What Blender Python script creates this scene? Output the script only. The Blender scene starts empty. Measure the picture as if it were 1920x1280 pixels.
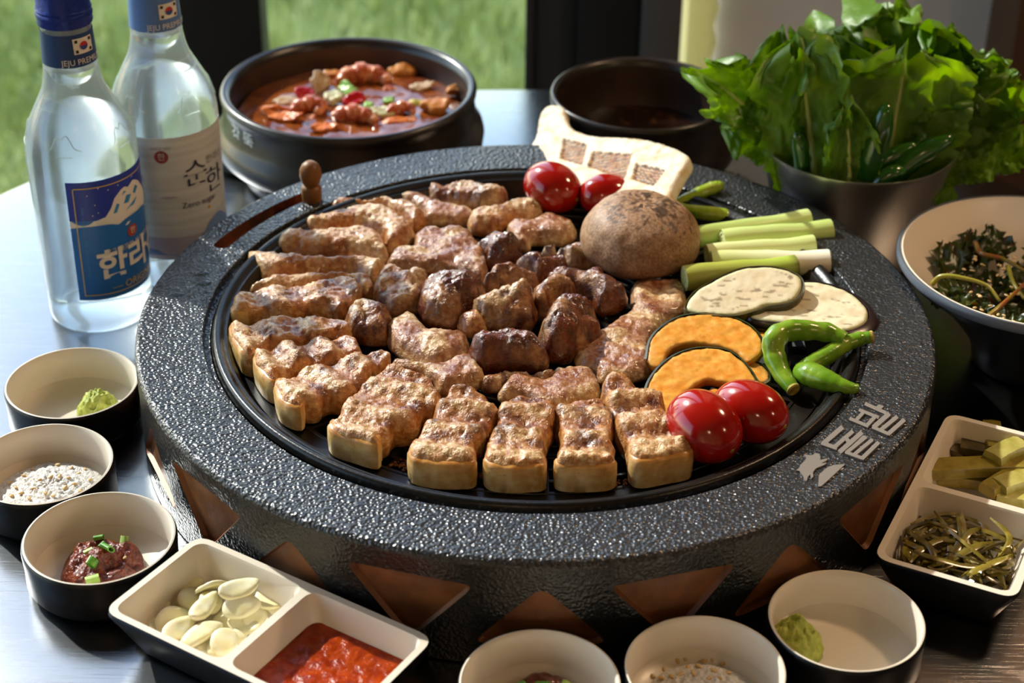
import bpy, bmesh, math, random
import numpy as np
from mathutils import Vector, Matrix, noise
from mathutils.geometry import delaunay_2d_cdt

SC = bpy.context.scene
COL = SC.collection
PI = math.pi
rad = math.radians

# ------------------------------------------------------------------ camera
CAM = np.array([0.0, -0.89758558, 0.60127076])
CR = np.array([0.99975326, 0.02042983, 0.00872051])
CU = np.array([-0.01815484, 0.52528831, 0.85073062])
CF = np.array([-0.0127995, 0.85067903, -0.5255296])
FPX = 3362.0
cd = bpy.data.cameras.new('camera')
cam = bpy.data.objects.new('camera', cd)
COL.objects.link(cam)
cd.sensor_width = 36.0
cd.lens = FPX / 1920 * 36.0
cd.clip_start = 0.02
cd.clip_end = 100
m = Matrix.Identity(4)
for i in range(3):
    m[i][0] = CR[i]; m[i][1] = CU[i]; m[i][2] = -CF[i]; m[i][3] = CAM[i]
cam.matrix_world = m
cd.dof.use_dof = True
cd.dof.focus_distance = 0.97
cd.dof.aperture_fstop = 8.5
SC.camera = cam

# ------------------------------------------------------------------ world, sun, exposure
SC.view_settings.view_transform = 'Standard'
SC.view_settings.look = 'None'
SC.view_settings.exposure = 0.0
SC.view_settings.gamma = 1.0
SC.view_settings.use_curve_mapping = False
w = bpy.data.worlds.new('world'); SC.world = w; w.use_nodes = True
nt = w.node_tree; nt.nodes.clear()
sky = nt.nodes.new('ShaderNodeTexSky'); sky.sky_type = 'NISHITA'
sky.sun_disc = False; sky.sun_elevation = rad(36); sky.sun_rotation = rad(-46)
sky.air_density = 1.0; sky.dust_density = 0.6; sky.ozone_density = 1.0
bg = nt.nodes.new('ShaderNodeBackground'); bg.inputs[1].default_value = 0.5
out = nt.nodes.new('ShaderNodeOutputWorld')
nt.links.new(sky.outputs[0], bg.inputs[0]); nt.links.new(bg.outputs[0], out.inputs[0])
sd = bpy.data.lights.new('sun', 'SUN'); sd.energy = 6.6; sd.angle = rad(1.2); sd.color = (1.0, 0.955, 0.89)
sun = bpy.data.objects.new('sun', sd); COL.objects.link(sun)
SUNDIR = Vector((0.56, -0.54, -0.58)).normalized()
sun.rotation_euler = SUNDIR.to_track_quat('-Z', 'Y').to_euler()
sun.location = (-2, 3, 3)

# ------------------------------------------------------------------ helpers
def W(px, py, z):
    """point of the photograph's ray at height z above the table top"""
    d = CF + CR * ((px - 960) / FPX) - CU * ((py - 640) / FPX)
    t = (z - CAM[2]) / d[2]
    return Vector(CAM + d * t)

def WY(px, py, Y):
    d = CF + CR * ((px - 960) / FPX) - CU * ((py - 640) / FPX)
    t = (Y - CAM[1]) / d[1]
    return Vector(CAM + d * t)

def WP(px, py, o, n):
    d = Vector(CF + CR * ((px - 960) / FPX) - CU * ((py - 640) / FPX))
    c = Vector(CAM)
    return c + d * ((o - c).dot(n) / d.dot(n))

def lin(h, a=1.0):
    if not isinstance(h, str):
        return (h[0], h[1], h[2], a)
    h = h.lstrip('#')
    v = [int(h[i:i + 2], 16) / 255 for i in (0, 2, 4)]
    return tuple(x / 12.92 if x <= .04045 else ((x + .055) / 1.055) ** 2.4 for x in v) + (a,)

def mat(name, color='#808080', rough=.5, metal=0.0, spec=.5, color2=None, cscale=60, cdetail=4, cpos=(.4, .62),
        bump=0.0, bscale=200, bdist=.001, bkind='noise', trans=0.0, ior=1.45, coat=0.0, sss=0.0, sssr=.004,
        attr=None, attrmix=0.0, stretch=None, emit=0.0, bump2=None, alpha=1.0, aniso=0.0):
    M = bpy.data.materials.new(name); M.use_nodes = True
    nt = M.node_tree; b = nt.nodes['Principled BSDF']; L = nt.links.new
    b.inputs['Roughness'].default_value = rough; b.inputs['Metallic'].default_value = metal
    b.inputs['Specular IOR Level'].default_value = spec; b.inputs['IOR'].default_value = ior
    b.inputs['Transmission Weight'].default_value = trans; b.inputs['Coat Weight'].default_value = coat
    b.inputs['Coat Roughness'].default_value = .12
    b.inputs['Subsurface Weight'].default_value = sss
    b.inputs['Subsurface Radius'].default_value = (1, .45, .25); b.inputs['Subsurface Scale'].default_value = sssr
    b.inputs['Base Color'].default_value = lin(color)
    b.inputs['Anisotropic'].default_value = aniso
    tc = nt.nodes.new('ShaderNodeTexCoord'); vec = tc.outputs['Object']
    if stretch:
        mp = nt.nodes.new('ShaderNodeMapping'); mp.inputs['Scale'].default_value = stretch
        L(vec, mp.inputs[0]); vec = mp.outputs[0]
    src = None
    if attr:
        at = nt.nodes.new('ShaderNodeAttribute'); at.attribute_name = attr; src = at.outputs['Color']
    if color2 is not None:
        nz = nt.nodes.new('ShaderNodeTexNoise'); nz.inputs['Scale'].default_value = cscale
        nz.inputs['Detail'].default_value = cdetail; L(vec, nz.inputs['Vector'])
        rp = nt.nodes.new('ShaderNodeValToRGB')
        rp.color_ramp.elements[0].position = cpos[0]; rp.color_ramp.elements[1].position = cpos[1]
        rp.color_ramp.elements[0].color = lin(color); rp.color_ramp.elements[1].color = lin(color2)
        L(nz.outputs['Fac'], rp.inputs[0])
        if src is not None:
            mx = nt.nodes.new('ShaderNodeMix'); mx.data_type = 'RGBA'; mx.blend_type = 'MULTIPLY'
            mx.inputs[0].default_value = attrmix or 1.0
            L(src, mx.inputs[6]); L(rp.outputs[0], mx.inputs[7]); src = mx.outputs[2]
        else:
            src = rp.outputs[0]
    if src is not None:
        L(src, b.inputs['Base Color'])
    nrm = None
    for bb in ([(bkind, bscale, bump, bdist)] if bump else []) + ([bump2] if bump2 else []):
        k, s, st, ds = bb
        if k == 'noise':
            t = nt.nodes.new('ShaderNodeTexNoise'); t.inputs['Scale'].default_value = s; t.inputs['Detail'].default_value = 4; o = t.outputs['Fac']
        elif k == 'hammer':
            t = nt.nodes.new('ShaderNodeTexVoronoi'); t.feature = 'SMOOTH_F1'; t.inputs['Scale'].default_value = s
            t.inputs['Smoothness'].default_value = .6; o = t.outputs['Distance']
            n2 = nt.nodes.new('ShaderNodeTexNoise'); n2.inputs['Scale'].default_value = s * .55; n2.inputs['Detail'].default_value = 2
            L(vec, n2.inputs['Vector'])
            ad = nt.nodes.new('ShaderNodeMath'); ad.operation = 'ADD'; L(t.outputs['Distance'], ad.inputs[0]); L(n2.outputs['Fac'], ad.inputs[1])
            o = ad.outputs[0]
        else:
            t = nt.nodes.new('ShaderNodeTexVoronoi'); t.inputs['Scale'].default_value = s; o = t.outputs['Distance']
        L(vec, t.inputs['Vector'])
        bp = nt.nodes.new('ShaderNodeBump'); bp.inputs['Strength'].default_value = st; bp.inputs['Distance'].default_value = ds
        L(o, bp.inputs['Height'])
        if nrm is not None: L(nrm, bp.inputs['Normal'])
        nrm = bp.outputs[0]
    if nrm is not None: L(nrm, b.inputs['Normal'])
    if emit:
        b.inputs['Emission Color'].default_value = lin(color); b.inputs['Emission Strength'].default_value = emit
    return M

def mesh(name, v, f, sharp=40, colors=None):
    me = bpy.data.meshes.new(name)
    me.from_pydata([tuple(map(float, x)) for x in v], [], f)
    me.polygons.foreach_set('use_smooth', [True] * len(me.polygons))
    if sharp: me.set_sharp_from_angle(angle=rad(sharp))
    if colors is not None:
        a = me.color_attributes.new('Col', 'FLOAT_COLOR', 'POINT')
        c = np.ones((len(v), 4), np.float32); c[:, :3] = colors
        a.data.foreach_set('color', c.ravel())
    me.update()
    return me

def link(name, me, M=None, parent=None):
    o = bpy.data.objects.new(name, me); COL.objects.link(o)
    if M is not None and me is not None and not me.materials: me.materials.append(M)
    if parent is not None: o.parent = parent
    return o

def abspos(o):
    p = Vector(o.location)
    while o.parent: o = o.parent; p += o.location
    return p

def obj(name, v, f, M, parent=None, loc=None, sharp=40, colors=None):
    """mesh object from WORLD vertices; its origin is loc (or its parent's)"""
    v = np.asarray(v, float)
    if parent is not None: org = np.array(abspos(parent))
    elif loc is not None: org = np.array(loc, float)
    else: org = np.array([*((v.min(0) + v.max(0)) / 2)[:2], v[:, 2].min()])
    o = link(name, mesh(name, v - org, f, sharp, colors), M, parent)
    if parent is None: o.location = org
    return o

def tag(o, label, cat, group=None, kind=None):
    o['label'] = label
    if cat: o['category'] = cat
    if group: o['group'] = group
    if kind: o['kind'] = kind
    return o

def thing(name, label, cat, loc=(0, 0, 0), group=None):
    o = bpy.data.objects.new(name, None); COL.objects.link(o); o.location = loc
    o.empty_display_size = .01
    return tag(o, label, cat, group)

def struct(o, label=None):
    o['kind'] = 'structure'
    if label: o['label'] = label
    return o

def box(x0, x1, y0, y1, z0, z1):
    v = [(x, y, z) for z in (z0, z1) for y in (y0, y1) for x in (x0, x1)]
    f = [(0, 2, 3, 1), (4, 5, 7, 6), (0, 1, 5, 4), (2, 6, 7, 3), (0, 4, 6, 2), (1, 3, 7, 5)]
    return v, f

def bbox_bev(x0, x1, y0, y1, z0, z1, b=.004):
    bm = bmesh.new()
    v, f = box(x0, x1, y0, y1, z0, z1)
    vs = [bm.verts.new(q) for q in v]
    for q in f: bm.faces.new([vs[i] for i in q])
    bmesh.ops.bevel(bm, geom=list(bm.edges), offset=b, segments=2, affect='EDGES', profile=.6)
    bm.verts.ensure_lookup_table()
    v = [tuple(q.co) for q in bm.verts]; f = [tuple(x.index for x in q.verts) for q in bm.faces]
    bm.free(); return v, f

def join(*parts):
    V = []; F = []
    for v, f in parts:
        n = len(V); V += [tuple(x) for x in v]; F += [tuple(i + n for i in q) for q in f]
    return V, F

def lathe(prof, c=(0, 0, 0), n=64, close=False, a0=0, a1=2 * PI):
    """revolve [(r,z)] about the vertical through c; r==0 ends collapse to a pole"""
    full = abs(a1 - a0 - 2 * PI) < 1e-6
    v = []; rows = []
    na = n if full else n + 1
    for r, z in prof:
        if r <= 1e-9:
            rows.append([len(v)]); v.append((c[0], c[1], c[2] + z))
        else:
            rows.append(list(range(len(v), len(v) + na)))
            for k in range(na):
                a = a0 + (a1 - a0) * k / n
                v.append((c[0] + r * math.cos(a), c[1] + r * math.sin(a), c[2] + z))
    f = []
    pairs = list(zip(rows, rows[1:])) + ([(rows[-1], rows[0])] if close else [])
    for A, B in pairs:
        for k in range(n):
            k2 = (k + 1) % na
            if len(A) == 1 and len(B) == 1: continue
            if len(A) == 1: f.append((A[0], B[k2], B[k]))
            elif len(B) == 1: f.append((A[k], A[k2], B[0]))
            else: f.append((A[k], A[k2], B[k2], B[k]))
    return v, f

def tube(path, radii, n=10, caps=True, squash=1.0):
    """swept round tube along 3-D points with a radius for each"""
    P = [Vector(p) for p in path]
    if not hasattr(radii, '__len__'): radii = [radii] * len(P)
    v = []; f = []
    up = Vector((0, 0, 1))
    T0 = (P[1] - P[0]).normalized()
    N = up - T0 * up.dot(T0)
    if N.length < 1e-3: N = Vector((1, 0, 0)) - T0 * T0.x
    N.normalize()
    for i, p in enumerate(P):
        T = (P[min(i + 1, len(P) - 1)] - P[max(i - 1, 0)]).normalized()
        N = (N - T * N.dot(T)).normalized(); B = T.cross(N)
        for k in range(n):
            a = 2 * PI * k / n
            v.append(p + (N * math.cos(a) * squash + B * math.sin(a)) * radii[i])
    for i in range(len(P) - 1):
        for k in range(n):
            f.append((i * n + k, i * n + (k + 1) % n, (i + 1) * n + (k + 1) % n, (i + 1) * n + k))
    if caps:
        f.append(tuple(range(n - 1, -1, -1))); f.append(tuple((len(P) - 1) * n + k for k in range(n)))
    return v, f

def spline(pts, n):
    """open Catmull-Rom through the points"""
    P = [np.array(p, float) for p in pts]
    P = [2 * P[0] - P[1]] + P + [2 * P[-1] - P[-2]]
    out = []
    segs = len(P) - 3
    for i in range(n):
        u = i / (n - 1) * segs; k = min(int(u), segs - 1); t = u - k
        a, b, c, d = P[k:k + 4]
        out.append(.5 * (2 * b + (c - a) * t + (2 * a - 5 * b + 4 * c - d) * t * t + (3 * b - a - 3 * c + d) * t ** 3))
    return out

def closed_resample(pts, step, smooth=True):
    P = np.array(pts, float); n = len(P)
    if smooth:
        q = []
        for i in range(n):
            a, b, c, d = P[i - 1], P[i], P[(i + 1) % n], P[(i + 2) % n]
            for t in np.linspace(0, 1, 12, endpoint=False):
                q.append(.5 * (2 * b + (c - a) * t + (2 * a - 5 * b + 4 * c - d) * t * t + (3 * b - a - 3 * c + d) * t ** 3))
        P = np.array(q)
    e = np.linalg.norm(np.roll(P, -1, 0) - P, axis=1); s = np.r_[0, np.cumsum(e)]
    m_ = max(8, int(s[-1] / step)); Q = np.vstack([P, P[:1]])
    u = np.linspace(0, s[-1], m_, endpoint=False)
    return np.c_[np.interp(u, s, Q[:, 0]), np.interp(u, s, Q[:, 1])]

def ccw(P):
    P = np.asarray(P, float)
    a = (P[:, 0] * np.roll(P[:, 1], -1) - np.roll(P[:, 0], -1) * P[:, 1]).sum()
    return P if a > 0 else P[::-1].copy()

def inside(P, q):
    x, y = q[:, 0], q[:, 1]; r = np.zeros(len(q), bool)
    j = len(P) - 1
    for i in range(len(P)):
        xi, yi, xj, yj = *P[i], *P[j]
        c = ((yi > y) != (yj > y)) & (x < (xj - xi) * (y - yi) / ((yj - yi) or 1e-12) + xi)
        r ^= c; j = i
    return r

def bdist(P, q):
    d = np.full(len(q), 1e9)
    for i in range(len(P)):
        a = P[i]; b = P[(i + 1) % len(P)]; ab = b - a; L2 = (ab @ ab) or 1e-18
        t = np.clip(((q - a) @ ab) / L2, 0, 1)
        d = np.minimum(d, np.linalg.norm(q - a - t[:, None] * ab, axis=1))
    return d

def cdt(loops, pts, holes=()):
    """triangulate the region inside the first loop, minus holes; returns pts2d, tris (ccw)"""
    V = []; E = []
    for lp in list(loops) + list(holes):
        n = len(V); k = len(lp)
        V += [Vector((float(x), float(y))) for x, y in lp]
        E += [(n + i, n + (i + 1) % k) for i in range(k)]
    V += [Vector((float(x), float(y))) for x, y in pts]
    r = delaunay_2d_cdt(V, E, [], 0, 1e-9, True)
    v = np.array([(x[0], x[1]) for x in r[0]]); F = np.array([q for q in r[2] if len(q) == 3])
    c = v[F].mean(1); ok = inside(np.asarray(loops[0]), c)
    for h in holes: ok &= ~inside(np.asarray(h), c)
    F = F[ok]
    a = v[F[:, 1]] - v[F[:, 0]]; b = v[F[:, 2]] - v[F[:, 0]]
    fl = (a[:, 0] * b[:, 1] - a[:, 1] * b[:, 0]) < 0
    F[fl] = F[fl][:, ::-1]
    used = np.unique(F); mp = np.full(len(v), -1); mp[used] = np.arange(len(used))
    return v[used], mp[F]

def hexgrid(lo, hi, s, rng=None, jit=.25):
    g = []
    y = lo[1]; k = 0
    while y <= hi[1]:
        x = lo[0] + (s / 2 if k % 2 else 0)
        while x <= hi[0]:
            g.append((x, y)); x += s
        y += s * .866; k += 1
    g = np.array(g)
    if rng is not None: g = g + rng.uniform(-jit, jit, g.shape) * s
    return g

def fbm(P, scale, octs=3, seed=0.0):
    out = np.empty(len(P))
    for i, p in enumerate(P):
        q = Vector((p[0] * scale + seed * 7.3, p[1] * scale - seed * 3.1, p[2] * scale + seed * 1.7))
        s = 0; a = 1
        for _ in range(octs):
            s += a * noise.noise(q); q = q * 2.03; a *= .5
        out[i] = s
    return out

def sheet(outer, holes, fn, step=None, seed=0):
    """flat region with holes in (u,v) mapped to 3-D by fn(array)->Nx3"""
    outer = np.asarray(outer); pts = []
    if step:
        g = hexgrid(outer.min(0), outer.max(0), step)
        k = inside(outer, g)
        for h in holes: k &= ~inside(np.asarray(h), g)
        g = g[k]
        lim = bdist(outer, g)
        for h in holes: lim = np.minimum(lim, bdist(np.asarray(h), g))
        pts = g[lim > step * .45]
    v, F = cdt([outer], pts, holes)
    return fn(v), [tuple(int(i) for i in t) for t in F]

def roundpoly(P, r, n=5):
    P = np.asarray(P, float); out = []
    for i in range(len(P)):
        a, b, c = P[i - 1], P[i], P[(i + 1) % len(P)]
        u = (a - b); v = (c - b); lu = np.linalg.norm(u); lv = np.linalg.norm(v)
        q = min(r, lu * .45, lv * .45); s = b + u / lu * q; e = b + v / lv * q
        for t in np.linspace(0, 1, n): out.append((1 - t) ** 2 * s + 2 * t * (1 - t) * b + t * t * e)
    return np.array(out)

def copyof(o, loc, rz=None, rot=None, scale=None, parent=None):
    c = o.copy(); COL.objects.link(c); c.location = loc
    if rz is not None: c.rotation_euler = (0, 0, rz)
    if rot is not None: c.rotation_euler = rot
    if scale is not None: c.scale = scale if hasattr(scale, '__len__') else (scale,) * 3
    for ch in o.children:
        k = ch.copy(); COL.objects.link(k); k.parent = c
    return c
# ================================================================== the setting
FLOOR = -0.75; CEIL = 1.75; YW = 0.62
M_black = mat('black frame', '#08090a', .6)
M_dark = mat('dark grey frame', '#26282b', .5)
M_post = mat('grey post', '#4a4b4e', .6)
M_conc = mat('concrete', '#d2d8e0', .8, color2='#bec4cc', cscale=6, bump=.1, bscale=120)
M_wood = mat('brown wall wood', '#5a3a22', .5, color2='#472c19', cscale=9, stretch=(1, 1, .08), bump=.1, bscale=80)
M_plaster = mat('warm plaster', '#c4a27a', .8, color2='#b8946c', cscale=3)
M_floor = mat('floor concrete', '#4a4845', .6, color2='#3e3c3a', cscale=5)
M_ceil = mat('ceiling paint', '#a08c74', .85)
def pane_mat():
    M = bpy.data.materials.new('window glass'); M.use_nodes = True; nt = M.node_tree; nt.nodes.clear()
    t = nt.nodes.new('ShaderNodeBsdfTransparent'); t.inputs[0].default_value = (.95, .97, .95, 1)
    g = nt.nodes.new('ShaderNodeBsdfGlossy'); g.inputs['Roughness'].default_value = .02
    mx = nt.nodes.new('ShaderNodeMixShader'); o = nt.nodes.new('ShaderNodeOutputMaterial')
    mx.inputs[0].default_value = .05; nt.links.new(t.outputs[0], mx.inputs[1]); nt.links.new(g.outputs[0], mx.inputs[2])
    nt.links.new(mx.outputs[0], o.inputs[0]); return M
M_pane = pane_mat()

XL, XR, YB = -2.3, 1.5, -2.4
struct(obj('floor', *box(XL - .1, XR + .1, YB - .1, YW + .1, FLOOR - .05, FLOOR), M_floor), 'dark concrete floor under the table')
struct(obj('ceiling', *box(XL - .1, XR + .1, YB - .1, YW + .1, CEIL, CEIL + .1), M_ceil), 'brown ceiling')
struct(obj('wall_rear', *box(XL - .1, XR + .1, YB - .1, YB, FLOOR, CEIL), M_plaster), 'warm plaster wall behind the table')
struct(obj('wall_side', *box(XR, XR + .1, YB, YW, FLOOR, CEIL), M_wood), 'brown wooden side wall')
# side wall on the window side: low wall + head + glass
lw = obj('wall_left', *join(box(XL - .1, XL, YB, YW, FLOOR, FLOOR + .3), box(XL - .1, XL, YB, YW, 1.5, CEIL),
                            box(XL - .1, XL, YB, -1.6, FLOOR + .3, 1.5)), M_black)
struct(lw, 'dark wall with a wide window')
wl = obj('window_3', *box(XL - .06, XL - .05, -1.6, YW, FLOOR + .3, 1.5), M_pane); struct(wl, 'clear side window pane')
# back wall: frames and panes at y = YW
def xw(px): return WY(px, 60, YW).x
x1a, x1b = xw(325), xw(490); x2a, x2b, x2c, x2d = xw(985), xw(1090), xw(1200), xw(1275)
x3, x4 = xw(1345), xw(1868)
HEAD = 1.62
struct(obj('wall_back', *join(box(XL, XR, YW, YW + .12, HEAD, CEIL), box(XL, x2b, YW, YW + .12, FLOOR, FLOOR + .05)), M_black), 'black window head and threshold')
struct(obj('trim_1', *bbox_bev(x1a, x1b, YW + .005, YW + .045, FLOOR + .05, HEAD), M_black), 'black metal window post beside the stew pot')
struct(obj('trim_2', *join(bbox_bev(x2a, x2a + .008, YW - .005, YW + .06, FLOOR + .05, HEAD, .001), bbox_bev(x2a + .008, x2b - .004, YW, YW + .06, FLOOR + .05, HEAD)), M_dark), 'dark grey sliding window frame')
struct(obj('trim_3', *bbox_bev(x2b - .004, x2c, YW - .01, YW + .03, FLOOR, HEAD), M_black), 'black post next to the grey sliding frame')
struct(obj('trim_4', *bbox_bev(x2c, x2d, YW - .015, YW + .02, FLOOR, HEAD), M_post), 'grey post beside the pale perforated strip')
struct(obj('trim_5', *bbox_bev(XL, XL + .08, YW - .02, YW + .08, FLOOR + .05, HEAD), M_black), 'black corner post')
for i, (a, b) in enumerate(((XL + .08, x1a), (x1b, x2a))):
    struct(obj('window_%d' % (i + 1), *box(a, b, YW + .03, YW + .038, FLOOR + .05, HEAD), M_pane), 'clear window pane looking onto grass')
struct(obj('wall_right', *box(x3 - .004, x4, YW + .03, YW + .13, FLOOR, HEAD), M_conc), 'grey concrete wall behind the lettuce')
struct(obj('trim_6', *bbox_bev(x4, XR, YW - .06, YW + .1, FLOOR, HEAD, .006), M_wood), 'brown wooden wall board')
# pale perforated strip with a scalloped edge, hanging on the concrete wall
def strip():
    z0, z1 = FLOOR, HEAD
    pts = [(x2d + .002, z0)]
    n = 150
    for i in range(n + 1):
        z = z0 + (z1 - z0) * i / n
        pts.append((x3 + .002 * math.cos(i * PI), z))
    pts.append((x2d + .002, z1))
    v, f = cdt([np.array(pts)], [])
    V = [(x, YW + .018, z) for x, z in v]; n0 = len(V)
    V += [(x, YW + .024, z) for x, z in v]
    F = [tuple(int(i) for i in t) for t in f]
    F2 = [tuple(i + n0 for i in t[::-1]) for t in F]
    return V, F + F2
M_strip = mat('pale perforated vinyl', '#e6e6c4', .6, bump=.5, bscale=420, bkind='vor', bdist=.001)
nt = M_strip.node_tree; tr_ = nt.nodes.new('ShaderNodeBsdfTranslucent'); tr_.inputs[0].default_value = lin('#e2e2b4'); mx_ = nt.nodes.new('ShaderNodeMixShader'); mx_.inputs[0].default_value = .35
nt.links.new(nt.nodes['Principled BSDF'].outputs[0], mx_.inputs[1]); nt.links.new(tr_.outputs[0], mx_.inputs[2]); nt.links.new(mx_.outputs[0], nt.nodes['Material Output'].inputs[0])
tag(obj('perforated_strip', *strip(), M_strip), 'pale yellow perforated blind strip with scalloped edge beside the concrete wall', 'blind')

# ground outside and grass
M_soil = mat('lawn soil', '#a2ad68', .9, color2='#8f9b58', cscale=5)
struct(obj('ground', *box(-9, 9, YW + .15, 14, FLOOR - .1, FLOOR - .03), M_soil), 'green lawn outside the window')
def grass():
    rng = np.random.default_rng(3); N = 26000
    y = 1.35 + 1.75 * rng.random(N) ** 1.1
    x = -1.75 + 2.15 * rng.random(N)
    h = rng.uniform(.03, .085, N); a = rng.uniform(0, 2 * PI, N); wd = rng.uniform(.003, .006, N)
    lx = rng.normal(0, .02, N); ly = rng.normal(0, .02, N); z = FLOOR - .035
    V = np.empty((N, 3, 3)); dx = np.cos(a) * wd; dy = np.sin(a) * wd
    V[:, 0] = np.c_[x - dx, y - dy, np.full(N, z)]; V[:, 1] = np.c_[x + dx, y + dy, np.full(N, z)]
    V[:, 2] = np.c_[x + lx, y + ly, z + h]
    base = np.array([lin('#b4bf7c')[:3], lin('#cbd49c')[:3], lin('#98a860')[:3]])
    patch = (np.sin(x * 7 + 2 * np.sin(y * 5)) + np.sin(y * 9 + x * 3)) * .18 + rng.normal(0, .3, N)
    k = np.where(patch > .22, 1, np.where(patch < -.25, 2, 0))
    c = base[k] * rng.uniform(.8, 1.2, (N, 1))
    me = mesh('grass', V.reshape(-1, 3), [tuple(q) for q in np.arange(N * 3).reshape(-1, 3)], 0, np.repeat(c, 3, 0))
    return me
M_grass = mat('grass blade', rough=.6, attr='Col')
g = link('grass', grass(), M_grass); tag(g, 'sunlit green grass of the lawn outside the window', 'grass', kind='stuff')

# unseen pendant lamps, added as warm fill for the dim interior
def pendant(x, y, z, e, label):
    t = thing('fill_pendant_lamp', label, 'lamp', (x, y, z))
    Mb = mat('lamp brass', '#8a6a3a', .35, .9)
    obj('shade', *lathe([(.02, .1), (.05, .09), (.13, .0), (.125, .0), (.045, .085), (.018, .095)], (x, y, z), 40), Mb, t)
    obj('cable', *tube([(x, y, z + .1), (x, y, CEIL)], .004, 6), M_black, t)
    Me = mat('lamp bulb', '#ffcf95', .4, emit=6)
    obj('bulb', *lathe([(0, -.01), (.02, 0), (.032, .03), (.022, .06), (.012, .085), (0, .085)], (x, y, z), 20), Me, t)
    l = bpy.data.lights.new('fill_pendant_light', 'POINT'); l.energy = e; l.color = (1.0, .72, .46); l.shadow_soft_size = .06
    o = bpy.data.objects.new('fill_pendant_light', l); COL.objects.link(o); o.location = (x, y, z - .06)
pendant(.95, -.75, .85, 3.6, 'unseen brass pendant lamp added as warm fill between the table and the wooden side wall')
pendant(.70, .22, .95, 14.0, 'unseen brass pendant lamp added to light the grey concrete wall')
pendant(-.15, -1.45, .95, 3.0, 'unseen brass pendant lamp added as fill in front of the plaster wall')

# ================================================================== table
def steel(name, col, r, scr=.25):
    M = mat(name, col, r, 1.0, bump=scr * .05, bscale=30, bdist=.0006, stretch=(3, 40, 3), bump2=('noise', 900, .05, .0003))
    nt = M.node_tree; b = nt.nodes['Principled BSDF']
    nz = nt.nodes.new('ShaderNodeTexNoise'); nz.inputs['Scale'].default_value = 14; nz.inputs['Detail'].default_value = 6
    tc = nt.nodes['Texture Coordinate']; nt.links.new(tc.outputs['Object'], nz.inputs['Vector'])
    mr = nt.nodes.new('ShaderNodeMapRange'); mr.inputs[3].default_value = r * .75; mr.inputs[4].default_value = r * 1.3
    nt.links.new(nz.outputs['Fac'], mr.inputs[0]); nt.links.new(mr.outputs[0], b.inputs['Roughness'])
    return M
M_table = steel('brushed steel table', '#909397', .21)
def scratches(M):
    nt = M.node_tree; b = nt.nodes['Principled BSDF']; L = nt.links.new; tc = nt.nodes['Texture Coordinate']
    prev = b.inputs['Normal'].links[0].from_socket
    for rz, sc in ((.55, (4, 260, 4)), (1.35, (5, 330, 5)), (-.3, (3, 300, 3))):
        mp = nt.nodes.new('ShaderNodeMapping'); mp.inputs['Rotation'].default_value = (0, 0, rz); mp.inputs['Scale'].default_value = sc
        nz = nt.nodes.new('ShaderNodeTexNoise'); nz.inputs['Scale'].default_value = 5; nz.inputs['Detail'].default_value = 1
        rp = nt.nodes.new('ShaderNodeValToRGB'); rp.color_ramp.elements[0].position = .66; rp.color_ramp.elements[1].position = .72
        bp = nt.nodes.new('ShaderNodeBump'); bp.inputs['Strength'].default_value = .14; bp.inputs['Distance'].default_value = .0002
        L(tc.outputs['Object'], mp.inputs[0]); L(mp.outputs[0], nz.inputs['Vector']); L(nz.outputs['Fac'], rp.inputs[0]); L(rp.outputs[0], bp.inputs['Height']); L(prev, bp.inputs['Normal']); prev = bp.outputs[0]
    L(prev, b.inputs['Normal'])
scratches(M_table)
TC = (-.002, -.0015); TR = .478
tb = thing('round_table', 'round brushed stainless steel table carrying the grill and the dishes', 'table', (TC[0], TC[1], FLOOR))
obj('table_top', *lathe([(0, 0), (TR * .5, 0), (TR - .006, 0), (TR - .0015, -.0015), (TR, -.006), (TR, -.026), (TR - .004, -.03), (0, -.03)], (*TC, 0), 160), M_table, tb, sharp=50)
obj('pedestal', *lathe([(.2, -.03), (.2, -.06), (.05, -.08), (.05, -.68), (.07, -.70), (.26, -.73), (.26, -.75), (0, -.75)], (*TC, 0), 64), M_dark, tb)

# ================================================================== grill
H = .066; G = .0545                      # ring top, grate top
M_ham = mat('black hammered paint', '#35373b', .30, .42, .9, bump=.75, bscale=520, bkind='hammer', bdist=.0012)
M_hamw = mat('black hammered wall', '#17181a', .3, .0, .6, bump=.5, bscale=620, bkind='hammer', bdist=.0008)
M_rust = mat('copper brown paint', '#7d4e2a', .45, .15, color2='#5e381d', cscale=45, bump=.25, bscale=260, bdist=.0008)
M_slot = mat('rusty slot', '#6a3417', .6, color2='#3d1d0e', cscale=60)
gr = thing('tabletop_grill', 'round black hammered tabletop grill body with copper brown triangles', 'grill', (0, 0, 0))
R0 = .23
def cyl(v, r): return np.c_[r * np.cos(v[:, 0] / R0), r * np.sin(v[:, 0] / R0), v[:, 1]]
NP = 11; holes = []; per = 2 * PI / NP
for k in range(NP):
    c = rad(-105) + k * per
    for tri in ([(-.034, .0505), (0, .010), (.034, .0505)], [(per / 2 * R0 - .034, .0145), (per / 2 * R0 + .034, .0145), (per / 2 * R0, .0515)]):
        holes.append(ccw(roundpoly([(c * R0 + a, z) for a, z in tri], .0075)))
u0 = rad(-125); U0 = (rad(-105) - per * .25) * R0
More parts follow.
